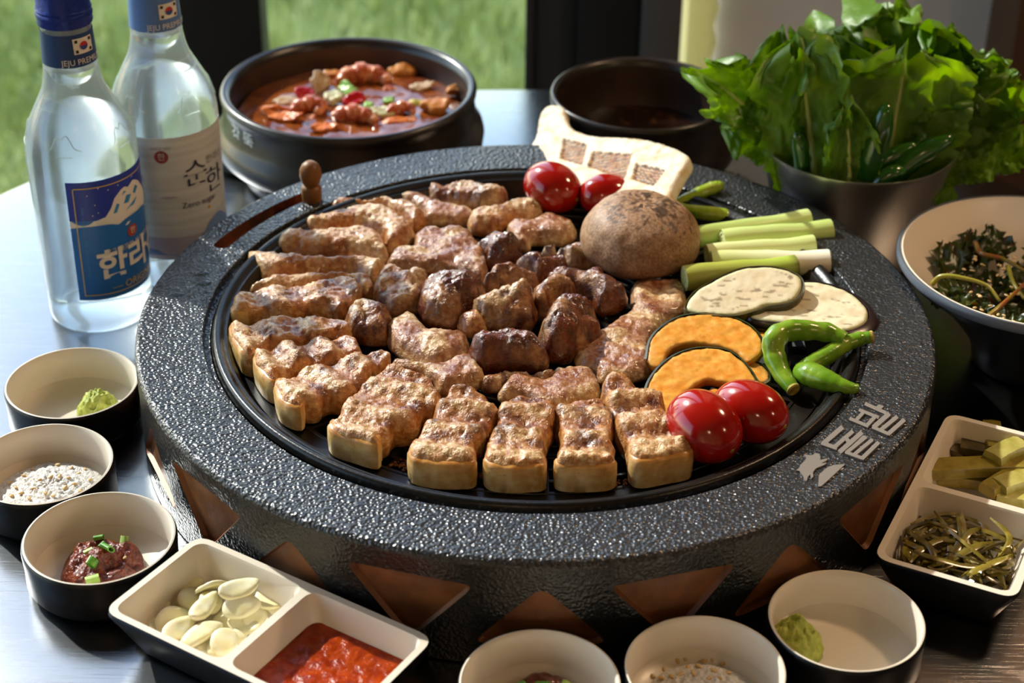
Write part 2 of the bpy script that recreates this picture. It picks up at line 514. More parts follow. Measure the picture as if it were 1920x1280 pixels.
# wall built in sectors, one for each pair of triangles
V = []; F = []
for k in range(NP):
    a = U0 + k * per * R0 - .0; b = a + per * R0
    nb = 24
    o = [(a + (b - a) * i / nb, .001) for i in range(nb)] + [(b, .001 + (.0625 - .001) * i / 6) for i in range(6)] + \
        [(b - (b - a) * i / nb, .0625) for i in range(nb)] + [(a, .0625 - (.0625 - .001) * i / 6) for i in range(6)]
    hs = [h for h in holes if a < h[:, 0].mean() < b]
    v, f = sheet(np.array(o), hs, lambda q: cyl(q, R0), .006)
    V, F = join((V, F), (v, f))
v, f = lathe([(.2255, .0003), (.229, .0003), (R0, .001)], n=NP * 24, a0=U0 / R0, a1=U0 / R0 + 2 * PI)
wall = obj('drum_wall', *join((V, F), (v, f)), M_hamw, gr, sharp=60)
for h in holes:
    q = np.array(h); n = len(q)
    c = q.mean(0); qi = c + (q - c) * .93
    A = cyl(q, R0); B = cyl(qi, R0 - .0028)
    vi, fi = sheet(qi, [], lambda t: cyl(t, R0 - .0028), .006)
    vv, ff = join((list(A) + list(B), [(i, (i + 1) % n, n + (i + 1) % n, n + i) for i in range(n)]), (vi, fi))
    obj('copper_panel', vv, ff, M_rust, gr, sharp=35)
# top ring with the slot
slA = math.atan2(*W(404, 456, H).yx); slB = math.atan2(*W(580, 357, H).yx)
def pol(v): return np.c_[v[:, 1] * np.cos(v[:, 0]), v[:, 1] * np.sin(v[:, 0]), np.full(len(v), H)]
a0, a1 = slB - .02, slA + .02
slot = [(slB + (slA - slB) * i / 20, .2045) for i in range(21)] + [(slA + .022 * math.sin(t), .2098 - .0053 * math.cos(t)) for t in np.linspace(.4, PI - .4, 5)] + \
       [(slA + (slB - slA) * i / 20, .2148) for i in range(21)] + [(slB - .022 * math.sin(t), .2098 + .0053 * math.cos(t)) for t in np.linspace(.4, PI - .4, 5)]
slot = ccw(np.array(slot))
nb = 60
o = [(a0 - .1 + (a1 - a0 + .2) * i / nb, .192) for i in range(nb)] + [(a1 + .1, .192 + (.2272 - .192) * i / 6) for i in range(6)] + \
    [(a1 + .1 - (a1 - a0 + .2) * i / nb, .2272) for i in range(nb)] + [(a0 - .1, .2272 - (.2272 - .192) * i / 6) for i in range(6)]
sv, sf = sheet(np.array(o), [slot], pol, None)
rv, rf = lathe([(.192, H), (.2, H), (.21, H), (.22, H), (.2272, H)][::-1], n=200, a0=a1 + .1, a1=a0 - .1 + 2 * PI)
bv, bf = lathe([(R0, .0625), (R0 - .0004, .0644), (R0 - .0014, .0656), (.2272, H)], n=220)
gv, gf = lathe([(.192, H), (.1915, H - .0005), (.191, H - .004), (.1885, H - .004), (.188, H - .004), (.182, H - .0125), (.17, H - .02)], n=200)
ring = obj('top_ring', *join((sv, sf), (rv, rf), (bv, bf), (gv, gf)), M_ham, gr, sharp=35)
q = slot; n = len(q)
A = pol(q); B = pol(q).copy(); B[:, 2] -= .007
fv, ff = sheet(q, [], lambda t: np.c_[pol(t)[:, :2], np.full(len(t), H - .007)], None)
obj('knob_slot', *join((list(A) + list(B), [((i + 1) % n, i, n + i, n + (i + 1) % n) for i in range(n)]), (fv, ff)), M_slot, gr)
kx = W(585, 374, H)
M_knob = mat('knob wood', '#8a5a26', .45, color2='#6b4118', cscale=30, stretch=(1, 1, .2))
obj('knob', *lathe([(0, -.004), (.0062, -.004), (.0064, .0), (.0066, .008), (.0062, .0095), (.0048, .0105), (.005, .0115), (.0062, .0135), (.0072, .0175), (.0070, .0215), (.0054, .025), (.003, .027), (0, .0275)], tuple(kx), 28), M_knob, gr)
obj('grill_floor', *lathe([(0, .012), (.226, .012)], n=64), M_black, gr)
# lettering and emblem plates, traced in the plane of the ring
M_plate = mat('grey letter plate', '#7a726b', .55, .0)
def cr(x, y): return W(1470 + x / 6.738, 740 + y / 6.738, H + .0004)
def plate(name, polys, parent, hgt=.0007):
    parts = []
    for kk, P in enumerate(polys):
        q = ccw(np.array([cr(*p)[:2] for p in P])); n = len(q); hgt += .00005
        v, f = cdt([q], [])
        f = [tuple(int(i) for i in t) for t in f]
        parts.append(([(x, y, H + hgt) for x, y in v], f))
        parts.append(([(x, y, H + hgt) for x, y in q] + [(x, y, H - .0005) for x, y in q], [((i + 1) % n, i, n + i, n + (i + 1) % n) for i in range(n)]))
    return obj(name, *join(*parts), M_plate, parent, sharp=30)
def bar(a, b, w_):
    a = np.array(a, float); b = np.array(b, float); d = (b - a) / np.linalg.norm(b - a); nrm = np.array((-d[1], d[0])) * w_ / 2
    return [tuple(a + nrm), tuple(b + nrm), tuple(b - nrm), tuple(a - nrm)]
plate('letter', [bar((1020, 115), (1290, 235), 44), [(1150, 165), (1200, 125), (1262, 152), (1215, 195)],
                 bar((945, 195), (1195, 295), 40), bar((825, 305), (1065, 405), 42), bar((1005, 225), (905, 335), 44), bar((1160, 275), (1045, 395), 46),
                 bar((1330, 245), (1130, 420), 60), bar((1430, 285), (1215, 460), 50), bar((1520, 325), (1310, 510), 52), bar((1110, 418), (1320, 508), 40)], gr)
plate('letter', [bar((740, 410), (490, 625), 60), bar((470, 610), (670, 680), 50), bar((870, 465), (620, 680), 50), bar((985, 480), (700, 730), 58),
                 bar((770, 540), (850, 640), 48), bar((1010, 530), (790, 740), 0.1 + 30), bar((1035, 540), (800, 730), 46), bar((1115, 575), (880, 770), 46), bar((1195, 610), (980, 820), 50), bar((770, 735), (990, 815), 40)], gr)
plate('emblem', [[(250, 755), (300, 765), (350, 770), (400, 740), (440, 750), (462, 790), (450, 830), (540, 810), (550, 825), (470, 870), (540, 865), (510, 890), (420, 925), (390, 945), (365, 985), (370, 1040), (345, 1060), (330, 1010),
                  (300, 1040), (285, 1095), (265, 1085), (240, 1020), (195, 965), (150, 960), (190, 930), (205, 890), (260, 840), (285, 800)],
                 [(775, 880), (640, 890), (560, 915), (510, 950), (440, 1020), (430, 1165), (470, 1160), (560, 1080)]], gr)

# pan with grate
M_iron = mat('black iron', '#101011', .3, .3, .6, bump=.25, bscale=500, bdist=.0006, color2='#1d1712', cscale=40)
M_iron2 = mat('iron grate', '#121110', .33, .2, .6, color2='#2a1c11', cscale=35, cpos=(.5, .75))
pn = thing('grill_pan', 'black iron pan with slotted grate holding the meat', 'pan', (0, 0, G))
obj('pan_rim', *lathe([(.1872, H - .0035), (.1865, H - .001), (.1855, H + .0008), (.1838, H + .0012), (.181, H - .0005), (.1795, H - .0022), (.1782, H - .002), (.177, H - .0035), (.1735, H - .0115), (.171, G - .002), (.16, G - .0025)], n=200), M_iron, pn, sharp=60)
obj('pan_bowl', *lathe([(.172, G - .003), (.16, G - .012), (.1, G - .018), (0, G - .02)], n=96), M_black, pn)
P = []
rr = [.012 + .0105 * i for i in range(15)]
for r in rr:
    P.append(lathe([(r - .0013, G - .004), (r - .0013, G - .0006), (r - .0008, G), (r + .0008, G), (r + .0013, G - .0006), (r + .0013, G - .004)], n=max(24, int(r * 700)), close=True))
for i in range(len(rr) - 1):
    ns = max(8, int(rr[i] * 2 * PI / .026)); off = (i % 2) * .5
    for k in range(ns):
        a = 2 * PI * (k + off) / ns; ca, sa = math.cos(a), math.sin(a)
        v, f = box(rr[i] + .0008, rr[i + 1] - .0008, -.0016, .0016, G - .004, G - .0002)
        P.append(([(x * ca - y * sa, x * sa + y * ca, z) for x, y, z in v], f))
P.append(lathe([(.1585, G - .0005), (.1715, G - .0005)], n=120))
obj('grate', *join(*P), M_iron2, pn, sharp=40)
def seen(c): return math.atan2(CAM[1] - c[1], CAM[0] - c[0])
# ================================================================== bottles
def glass_mat(name, tint, rough, tr=.25, frost=.0):
    M = bpy.data.materials.new(name); M.use_nodes = True; nt = M.node_tree
    b = nt.nodes['Principled BSDF']; o = nt.nodes['Material Output']; L = nt.links.new
    b.inputs['Base Color'].default_value = lin(tint); b.inputs['Transmission Weight'].default_value = 1
    b.inputs['Roughness'].default_value = rough; b.inputs['IOR'].default_value = 1.36
    b.inputs['Specular IOR Level'].default_value = .75
    tc = nt.nodes.new('ShaderNodeTexCoord')
    nz = nt.nodes.new('ShaderNodeTexNoise'); nz.inputs['Scale'].default_value = 500; nz.inputs['Detail'].default_value = 3
    L(tc.outputs['Object'], nz.inputs['Vector'])
    bp = nt.nodes.new('ShaderNodeBump'); bp.inputs['Strength'].default_value = .06; bp.inputs['Distance'].default_value = .0004
    L(nz.outputs['Fac'], bp.inputs['Height']); L(bp.outputs[0], b.inputs['Normal'])
    t = nt.nodes.new('ShaderNodeBsdfTransparent'); t.inputs[0].default_value = (.96, .985, .98, 1)
    mx = nt.nodes.new('ShaderNodeMixShader'); mx.inputs[0].default_value = tr
    L(b.outputs[0], mx.inputs[1]); L(t.outputs[0], mx.inputs[2])
    df = nt.nodes.new('ShaderNodeBsdfDiffuse'); df.inputs[0].default_value = lin('#dfe9ea')
    mx2 = nt.nodes.new('ShaderNodeMixShader'); mx2.inputs[0].default_value = frost
    L(mx.outputs[0], mx2.inputs[1]); L(df.outputs[0], mx2.inputs[2]); L(mx2.outputs[0], o.inputs[0])
    return M
M_glass = glass_mat('misted bottle glass', '#eef7f4', .10, .22, .16)
def text_mesh(body, size, bold=0.0):
    c = bpy.data.curves.new('txt', 'FONT'); c.body = body; c.size = size; c.align_x = 'CENTER'; c.align_y = 'CENTER'
    c.resolution_u = 4; c.offset = bold
    o = bpy.data.objects.new('txt', c); COL.objects.link(o)
    bpy.context.view_layer.update()
    me = o.to_mesh(); v = np.array([tuple(q.co) for q in me.vertices]).reshape(-1, 3); f = [tuple(p.vertices) for p in me.polygons]
    o.to_mesh_clear(); bpy.data.objects.remove(o); bpy.data.curves.remove(c)
    return v, f
def bottle(c, kind, label, phi):
    """phi: angle of the middle of the label"""
    t = thing('glass_bottle', label, 'bottle', (*c, 0), 'soju bottles beside the grill')
    rb = lambda z: .0333 + .0010 * z / .12
    prof = [(0, .003), (.02, .0025), (.028, .0005), (.0315, .0005), (.0330, .003), (.0333, .007), (.0337, .06), (.0343, .112), (.0340, .120), (.0326, .128), (.0300, .136),
            (.0262, .1435), (.0222, .151), (.0192, .157), (.0176, .163), (.0166, .170), (.0160, .178), (.0156, .186), (.0150, .198), (.0146, .206), (.0146, .2165), (.0118, .2165),
            (.0120, .200), (.0132, .18), (.0140, .171), (.0, .1705)]
    obj('glass', *lathe(prof, (*c, 0), 72), M_glass, t, sharp=0)
    def wrap(v, off, r=None):
        """(s along the wall from the label middle, z) -> world"""
        out = []
        for s, z in v[:, :2]:
            r0 = rb(min(max(z, 0), .12)) if z < .125 else np.interp(z, [p[1] for p in prof[10:21]], [p[0] for p in prof[10:21]])
            a = phi + s / r0; rr = r0 + off
            out.append((c[0] + rr * math.cos(a), c[1] + rr * math.sin(a), z))
        return np.array(out)
    def patch(name, poly, off, M, parent, step=.004):
        v, f = sheet(ccw(np.array(poly)), [], lambda q: wrap(q, off), step)
        return obj(name, v, f, M, parent)
    def lines(name, polys, off, M, parent):
        P = []
        for poly in polys: P.append(sheet(ccw(np.array(poly)), [], lambda q: wrap(q, off), .004))
        return obj(name, *join(*P), M, parent)
    def word(name, body, size, s, z, off, M, parent, bold=0, tilt=0.0, sx=1.0):
        v, f = text_mesh(body, size, bold)
        if not len(v): return
        v = v.copy(); v[:, 0] *= sx; v[:, 0] += s; v[:, 1] += z + tilt * (v[:, 0] - s)
        return obj(name, wrap(v, off), f, M, parent, sharp=0)
    X = .040                                         # half label width along the wall
    z0, z1 = (.0255, .1085) if kind == 'blue' else (.0235, .1115)
    def rect(a, b, c_, d, n=14): return [(a + (b - a) * i / n, c_) for i in range(n + 1)] + [(b - (b - a) * i / n, d) for i in range(n + 1)]
    if kind == 'blue':
        Mb = mat('label blue', '#2a70c0', .4, .0); Mn = mat('label navy', '#2a3fa6', .4, .0); Mc = mat('label cream', '#e6e2da', .5)
        Mg = mat('label gold', '#d8b95c', .45); Mi = mat('label ice', '#3f8fc8', .4); Mr = mat('seal rust', '#a4472f', .5)
        lb = patch('label', rect(-X, X, z0, z1), .0003, Mb, t)
        zg = .0800
        patch('night_sky', rect(-X, X, zg + .002, z1), .0004, Mn, lb)
        g = .0016; k = .0006; i0 = .0045
        def ringp(d): return [(-X + d, z0 + d), (X - d, z0 + d), (X - d, z1 - d), (-X + d, z1 - d)]
        lines('gold_border', [rect(-X + i0, X - i0, z0 + i0 - .001, z0 + i0 - .001 + k), rect(-X + i0, X - i0, z1 - i0, z1 - i0 + k),
                              rect(-X + i0 - k, -X + i0, z0 + i0 - .001, z1 - i0, 2), rect(X - i0, X - i0 + k, z0 + i0 - .001, z1 - i0, 2)], .0008, Mg, lb)
        mt = patch('mountain', [(-X, zg - .003), (-X, zg + .002), (-.024, zg + .0015), (-.018, zg + .003), (-.014, zg + .008), (-.011, zg + .014), (-.006, zg + .018), (-.003, zg + .019), (0, zg + .0175),
                           (.005, zg + .020), (.008, zg + .019), (.012, zg + .0165), (.018, zg + .010), (.026, zg + .004), (X, zg + .002), (X, zg - .003), (.02, zg - .004), (-.01, zg - .0045)], .0005, Mc, lb, .003)
        lines('ice_mark', [[(-.013, zg + .004), (-.010, zg + .010), (-.008, zg + .009), (-.0105, zg + .004)], [(-.005, zg + .008), (-.002, zg + .013), (.002, zg + .012), (-.001, zg + .0075)],
                           [(-.004, zg + .003), (.002, zg + .006), (.008, zg + .008), (.004, zg + .004)], [(.004, zg + .012), (.007, zg + .016), (.010, zg + .0135), (.006, zg + .0105)],
                           [(-.006, zg + .014), (-.004, zg + .0165), (-.002, zg + .0155)]], .0007, Mi, mt)
        lines('snow_streak', [[(-.022, zg - .0065), (-.002, zg - .0055), (.010, zg - .0048), (-.004, zg - .0072)]], .0006, Mc, lb)
        rng = random.Random(5)
        lines('star', [[(s, z), (s + .0006, z), (s + .0006, z + .0008), (s, z + .0008)] for s, z in [(-.028, .099), (-.021, .103), (-.024, .092), (-.015, .1005), (-.026, .085), (-.0225, .0865), (-.008, .1015), (.004, .1025), (.014, .101), (.02, .097)]], .0006, Mc, lb)
        sl = lines('seal', [[(.0 + .0042 * math.cos(a), .0675 + .0042 * math.sin(a)) for a in np.linspace(0, 2 * PI, 20, endpoint=False)]], .0006, Mr, lb)
        word('seal_mark', '한', .005, .0, .0675, .0009, Mc, sl)
        word('lettering', '맑고 깨끗한 제주 화산암반수', .0042, .004, .0590, .0009, Mc, lb, tilt=.03)
        word('lettering', '한라산', .0220, .0035, .0485, .0009, Mc, lb, bold=.0006)
        word('lettering', '— ORIGINAL —', .0066, .0050, .0330, .0009, Mg, lb)
        v, f = text_mesh('원재료명 정제수 주정 제조원 제주특별자치도 360ml', .0023)
        v2 = v.copy(); v2[:, 0] = -v[:, 1] - X + .0085; v2[:, 1] = v[:, 0] + .067
        obj('small_print', wrap(v2, .0006), f, Mi, lb, sharp=0)
        capM = mat('blue cap', '#16308a', .35, .3, bump=.3, bscale=300); nM = mat('neck band navy', '#173a6e', .45)
        cz = .1985
        obj('cap', *lathe([(.0148, cz), (.0162, cz + .0005), (.0167, cz + .002), (.0162, cz + .0035), (.0167, cz + .005), (.0170, cz + .0068), (.0162, cz + .0085), (.0168, cz + .010), (.0160, cz + .0115), (.0158, cz + .026), (.0150, cz + .028), (0, cz + .028)], (*c, 0), 48), capM, t)
        nz0, nz1 = .1755, .1955
    else:
        Mb = mat('label silver', '#ccd2d4', .4, .1, color2='#bec4c6', cscale=8, stretch=(1, 1, 30)); Mn = mat('ink navy', '#262a4c', .5)
        Mr = mat('seal red', '#8c2f35', .5); Mm = mat('mountain blue', '#6f8fc4', .5); Ml = mat('sea lilac', '#a7a2b4', .5); Md = mat('sea blue', '#6378a8', .5); Mg2 = mat('ink grey', '#7d7a74', .5); My = mat('star yellow', '#d8a52a', .5)
        lb = patch('label', rect(-X, X, z0, z1), .0003, Mb, t)
        patch('sea', rect(-X, X, z0, .040), .0004, Ml, lb)
        patch('sea_front', [(-X, z0), (X, z0), (X, .034), (.01, .032), (-.01, .031), (-X, .0335)], .0005, Md, lb)
        patch('mountain', [(-.012, .033), (-.004, .0345), (.004, .040), (.008, .0455), (.014, .049), (.018, .0495), (.022, .048), (.028, .043), (X, .038), (X, .031), (.01, .031)], .0006, Mm, lb)
        sl = lines('seal', [[(-.020 + .0045 * math.cos(a), .0985 + .0045 * math.sin(a)) for a in np.linspace(0, 2 * PI, 20, endpoint=False)]], .0005, Mr, lb)
        word('seal_mark', '한', .0055, -.020, .0985, .0008, Mb, sl)
        word('lettering', 'SINCE 1950', .0026, -.020, .1045, .0007, Mg2, lb)
        word('lettering', '순', .0205, .0015, .0830, .0008, Mn, lb, bold=-.0001)
        word('lettering', '한', .0195, .0165, .0735, .0008, Mn, lb, bold=-.0001)
        word('lettering', '한라산', .0065, .0185, .0900, .0008, Mg2, lb)
        word('lettering', 'Zero sugar', .0058, .003, .0625, .0008, Mn, lb)
        lines('cloud', [[(-.024, .069), (-.020, .0703), (-.016, .0702), (-.011, .0695), (-.017, .0682)]], .0006, Ml, lb)
        lines('star', [[(.0095 + .0011 * math.cos(a), .0565 + .0011 * math.sin(a)) for a in np.linspace(0, 2 * PI, 8, endpoint=False)]], .0008, My, lb)
        v, f = text_mesh('원재료명 정제수 주정 제조원 제주특별자치도 360ml', .0023)
        v2 = v.copy(); v2[:, 0] = -v[:, 1] - X + .006; v2[:, 1] = v[:, 0] + .0605
        obj('small_print', wrap(v2, .0006), f, Mg2, lb, sharp=0)
        capM = mat('silver blue cap', '#5f7fae', .35, .4, bump=.3, bscale=300); nM = mat('neck band blue', '#4f74ae', .45)
        cz = .2015
        obj('cap', *lathe([(.0148, cz), (.0162, cz + .0005), (.0168, cz + .003), (.0162, cz + .006), (.0168, cz + .009), (.0160, cz + .0115), (.0158, cz + .026), (.0150, cz + .028), (0, cz + .028)], (*c, 0), 48), capM, t)
        nz0, nz1 = .1755, .1985
    rn = lambda z: float(np.interp(z, [p[1] for p in prof[10:21]], [p[0] for p in prof[10:21]]))
    nb_ = obj('neck_band', *lathe([(rn(z) + .0004, z) for z in np.linspace(nz0, nz1, 6)], (*c, 0), 48), nM, t)
    Mw = mat('band white', '#d8d4cc', .5); Mred = mat('flag red', '#b3282d', .5); Mbl = mat('flag blue', '#27407f', .5)
    P2 = lambda s, z: (s, z)
    fx = -.0005 - (phi - seen(c) - .62) * .015; fz = nz0 + .0128
    lines('flag', [rect(fx - .0065, fx + .0065, fz - .0048, fz + .0048, 8)], .0007, Mw, nb_)
    ar = np.linspace(0, PI, 12)
    lines('flag_red', [[(fx + .0026 * math.cos(a), fz + .0026 * math.sin(a)) for a in ar]], .001, Mred, nb_)
    lines('flag_blue', [[(fx + .0026 * math.cos(a), fz - .0026 * math.sin(a)) for a in ar]], .001, Mbl, nb_)
    lines('flag_bars', [[(fx + sx * .0046 + dx, fz + sz * .0031 + dz) for dx, dz in ((-.0008, -.0009), (.0008, -.0009), (.0008, .0009), (-.0008, .0009))] for sx in (-1, 1) for sz in (-1, 1)], .001, M_black, nb_)
    word('lettering', 'JEJU PREMIUM', .0050, -.0010 - (phi - seen(c) - .62) * .015, nz0 + .0032, .001, Mw, nb_, sx=.92)
    # relief of the mountain mark moulded into the shoulder
    for k in range(5):
        a = phi - 1.15 + k * 2 * PI / 5
        def sp(ds, z):
            r0 = float(np.interp(z, [p[1] for p in prof[5:20]], [p[0] for p in prof[5:20]])) + .0001
            return (c[0] + r0 * math.cos(a + ds / r0), c[1] + r0 * math.sin(a + ds / r0), z)
        pth = [(-.010, .127), (-.007, .130), (-.005, .135), (-.003, .1365), (-.001, .135), (.0015, .1375), (.004, .135), (.007, .130), (.011, .1285)]
        P = [tube([sp(*q) for q in spline(pth, 28)], .0004, 5)]
        P.append(tube([sp(-.005, .1245), sp(0, .1248), sp(.006, .1245)], .0004, 5))
        obj('embossed_mark', *join(*P), M_glass, t)
    return t
C1 = (-.284, .108); C2 = (-.243, .166)
def seen(c): return math.atan2(CAM[1] - c[1], CAM[0] - c[0])
bottle(C1, 'blue', 'clear glass bottle with dark blue snowy mountain label and blue cap', seen(C1) + .80)
bottle(C2, 'silver', 'clear glass bottle with silver label and pale blue neck band', seen(C2) + .44)

# ================================================================== stone pots
M_clay = mat('dark glazed clay', '#1b1817', .3, 0, .6, color2='#2a211c', cscale=25, bump=.12, bscale=120)
M_clayin = mat('dark clay inside', '#2a1d17', .38, 0, .5, color2='#3d2a1f', cscale=18, bump=.1, bscale=140)
M_plastic = mat('black plastic', '#2b2d31', .38, 0, .5, bump=.05, bscale=300)
def pot(c, R, zr, zb, label, belly, fill, name):
    t = thing(name, label, 'pot', (*c, zb), 'black earthenware pots behind the grill')
    outp = [(R * .72, zb), (R * .80, zb + .002), (R * .97, zb + .010), (R * belly, zb + .018), (R * (belly + .012), zb + .026), (R * belly, zb + .031), (R * (belly - .035), zb + .035),
            (R * 1.0, zb + .039), (R * .985, zr - .012), (R * .985, zr - .008), (R * 1.0, zr - .005), (R * 1.003, zr - .002), (R * .99, zr), (R * .965, zr + .0006), (R * .93, zr - .0015), (R * .915, zr - .006)]
    obj('body', *lathe(outp, (*c, 0), 96), M_clay, t, sharp=70)
    obj('inner_wall', *lathe([(R * .915, zr - .006), (R * .905, zr - .02), (R * .87, zr - .035), (R * .8, zr - .045), (0, zr - .048)], (*c, 0), 96), M_clayin, t)
    return t
PZ = .012
P1c = W(654, 160, .070); P1c = (P1c.x, P1c.y); R1 = .0935
P2c = W(1203, 173, .070); P2c = (P2c.x, P2c.y); R2 = .0665
def holder(c, r, ang, label):
    t = thing('pot_tray', label, 'tray', (*c, 0), 'black trays under the pots')
    n = 64; out = []
    for k in range(n):
        a = 2 * PI * k / n; d = abs(((a - ang + PI) % (2 * PI)) - PI); d2 = abs(((a - ang - PI + PI) % (2 * PI)) - PI)
        out.append((math.cos(a) * r, math.sin(a) * r))
    obj('dish', *lathe([(r * .9, 0), (r, .003), (r * 1.02, .010), (r * 1.0, .011), (r * .93, .006), (0, .006)], (*c, 0), 72), M_plastic, t)
    for s in (0, PI):
        ca, sa = math.cos(ang + s), math.sin(ang + s)
        def T(q): return [(c[0] + x * ca - y * sa, c[1] + x * sa + y * ca, z) for x, y, z in q]
        v, f = bbox_bev(r * .95, r * 1.38, -r * .42, r * .42, .002, .011, .004)
        v = [(x, y * (1 - .28 * max(0, (x - r * .95) / (r * .43))), z) for x, y, z in v]
        h = obj('handle', T(v), f, M_plastic, t)
        for k in range(3):
            x = r * (1.08 + .09 * k)
            pp = [(x - .10 * r * (yy / (r * .3)) ** 2 * .5, yy, .0115) for yy in np.linspace(-r * .28, r * .28, 9)]
            obj('grip_rib', *tube(T(pp), .0017, 6), M_plastic, h)
    return t
holder(P1c, .080, rad(-12), 'round black plastic tray under the stew pot')
holder(P2c, .060, rad(-24), 'round black plastic tray with ribbed handle under the small pot')
pot1 = pot(P1c, R1, .070, PZ - .004, 'wide black earthenware pot full of red seafood stew', 1.05, .05, 'stew_pot')
pot2 = pot(P2c, R2, .070, PZ - .004, 'small black earthenware pot holding dark dipping sauce', 1.06, .04, 'sauce_pot')
# lettering on the wall of the stew pot
def on_pot(body, size, px, py, parent):
    v, f = text_mesh(body, size, .0002)
    a0 = math.atan2(W(px, py, .055).y - P1c[1], W(px, py, .055).x - P1c[0])
    r = R1 * .985 + .0008
    out = [(P1c[0] + r * math.cos(a0 + x / r), P1c[1] + r * math.sin(a0 + x / r), .0545 + y) for x, y, z in v]
    return obj('lettering', out, f, mat('pot letter grey', '#b9bcb9', .5), parent, sharp=0)
on_pot('강 뚝', .0135, 462, 255, pot1)

# ================================================================== steel cup, seasoned greens bowl
M_cup = steel('cup steel', '#bdb8b2', .36)
CUc = W(1609, 262, .087); CUc = (CUc.x, CUc.y); CUR = .0655; CUZ = .087
tag(obj('steel_cup', *lathe([(0, .001), (.044, .001), (.0455, .003), (CUR - .0012, CUZ - .004), (CUR, CUZ - .001), (CUR, CUZ), (CUR - .0012, CUZ), (CUR - .0022, CUZ - .003), (.0445, .005), (0, .004)], (*CUc, 0), 96), M_cup, sharp=50),
    'flared brushed steel cup holding lettuce and green chillies', 'cup')
M_bowlw = mat('cream glaze', '#e0d5c4', .3, 0, .5, sss=0.0)
M_bowlb = mat('matt black glaze', '#15161a', .36, 0, .5, bump=.05, bscale=90, stretch=(1, 1, 12))
def dish(c, R, h, label, name='sauce_dish', cat='bowl', group='small black and cream sauce dishes', base=.93, zf=.004, wall=.0022):
    t = thing(name, label, cat, (*c, 0), group)
    obj('outer_shell', *lathe([(0, .0008), (R * base - .004, .0008), (R * base, .0022), (R * (base + .06), .006), (R - .0006, h * .55), (R, h - .0025), (R - .0003, h - .0008), (R - .0009, h)], (*c, 0), 80), M_bowlb, t, sharp=50)
    obj('inner_glaze', *lathe([(R - .0009, h), (R - wall * .8, h + .0002), (R - wall * 1.3, h - .001), (R - wall * 1.7, h * .6), (R * base - .001, zf + .004), (R * base - .006, zf + .0008), (R * .5, zf), (0, zf)], (*c, 0), 80), M_bowlw, t, sharp=50)
    return t
BH = .0275
def bc(px, py): q = W(px, py, BH); return (q.x, q.y)
D1 = bc(135, 716); D2 = bc(79, 868); D3 = bc(186, 1006); D4 = bc(1012, 1279); D5 = bc(1322, 1252); D6 = bc(1587, 1160)
dish(D1, .0392, BH, 'black and cream sauce dish with wasabi next to the blue bottle')
dish(D2, .0390, BH, 'black and cream dish of salt with sesame beside the red paste dish')
dish(D3, .0398, BH, 'black and cream sauce dish holding red soybean paste with scallion')
dish(D4, .0385, BH, 'black and cream dish with chopped scallion between the divided tray and a salt dish')
dish(D5, .0387, BH, 'black and cream dish of pinkish salt standing beside a wasabi dish')
dish(D6, .0388, BH, 'black and cream sauce dish with wasabi near the pickle tray')
GBc = W(1946, 493, .072); GBc = (GBc.x, GBc.y); GBR = .0835; GBH = .075
t = thing('salad_bowl', 'large bowl black outside and cream inside holding seasoned greens', 'bowl', (*GBc, 0))
M_bowlb2 = mat('brushed black lacquer', '#1d1f24', .3, .2, .5, bump=.08, bscale=60, stretch=(1, 1, 20))
obj('outer_shell', *lathe([(0, .001), (.028, .001), (.030, .003), (.0315, .012), (.036, .022), (.055, .045), (GBR - .004, GBH - .010), (GBR - .0005, GBH - .004), (GBR, GBH - .001), (GBR - .001, GBH)], (*GBc, 0), 112), M_bowlb2, t, sharp=50)
obj('inner_glaze', *lathe([(GBR - .001, GBH), (GBR - .0025, GBH + .0002), (GBR - .0035, GBH - .002), (.066, .057), (.050, .044), (.032, .0265), (.022, .020), (0, .018)], (*GBc, 0), 112), M_bowlw, t, sharp=50)
obj('rim_band', *lathe([(GBR - .0004, GBH - .006), (GBR + .0012, GBH - .004), (GBR + .0013, GBH - .0015), (GBR + .0002, GBH + .0004), (GBR - .0012, GBH + .0003)], (*GBc, 0), 112), mat('grey rim glaze', '#5a606a', .3), t)

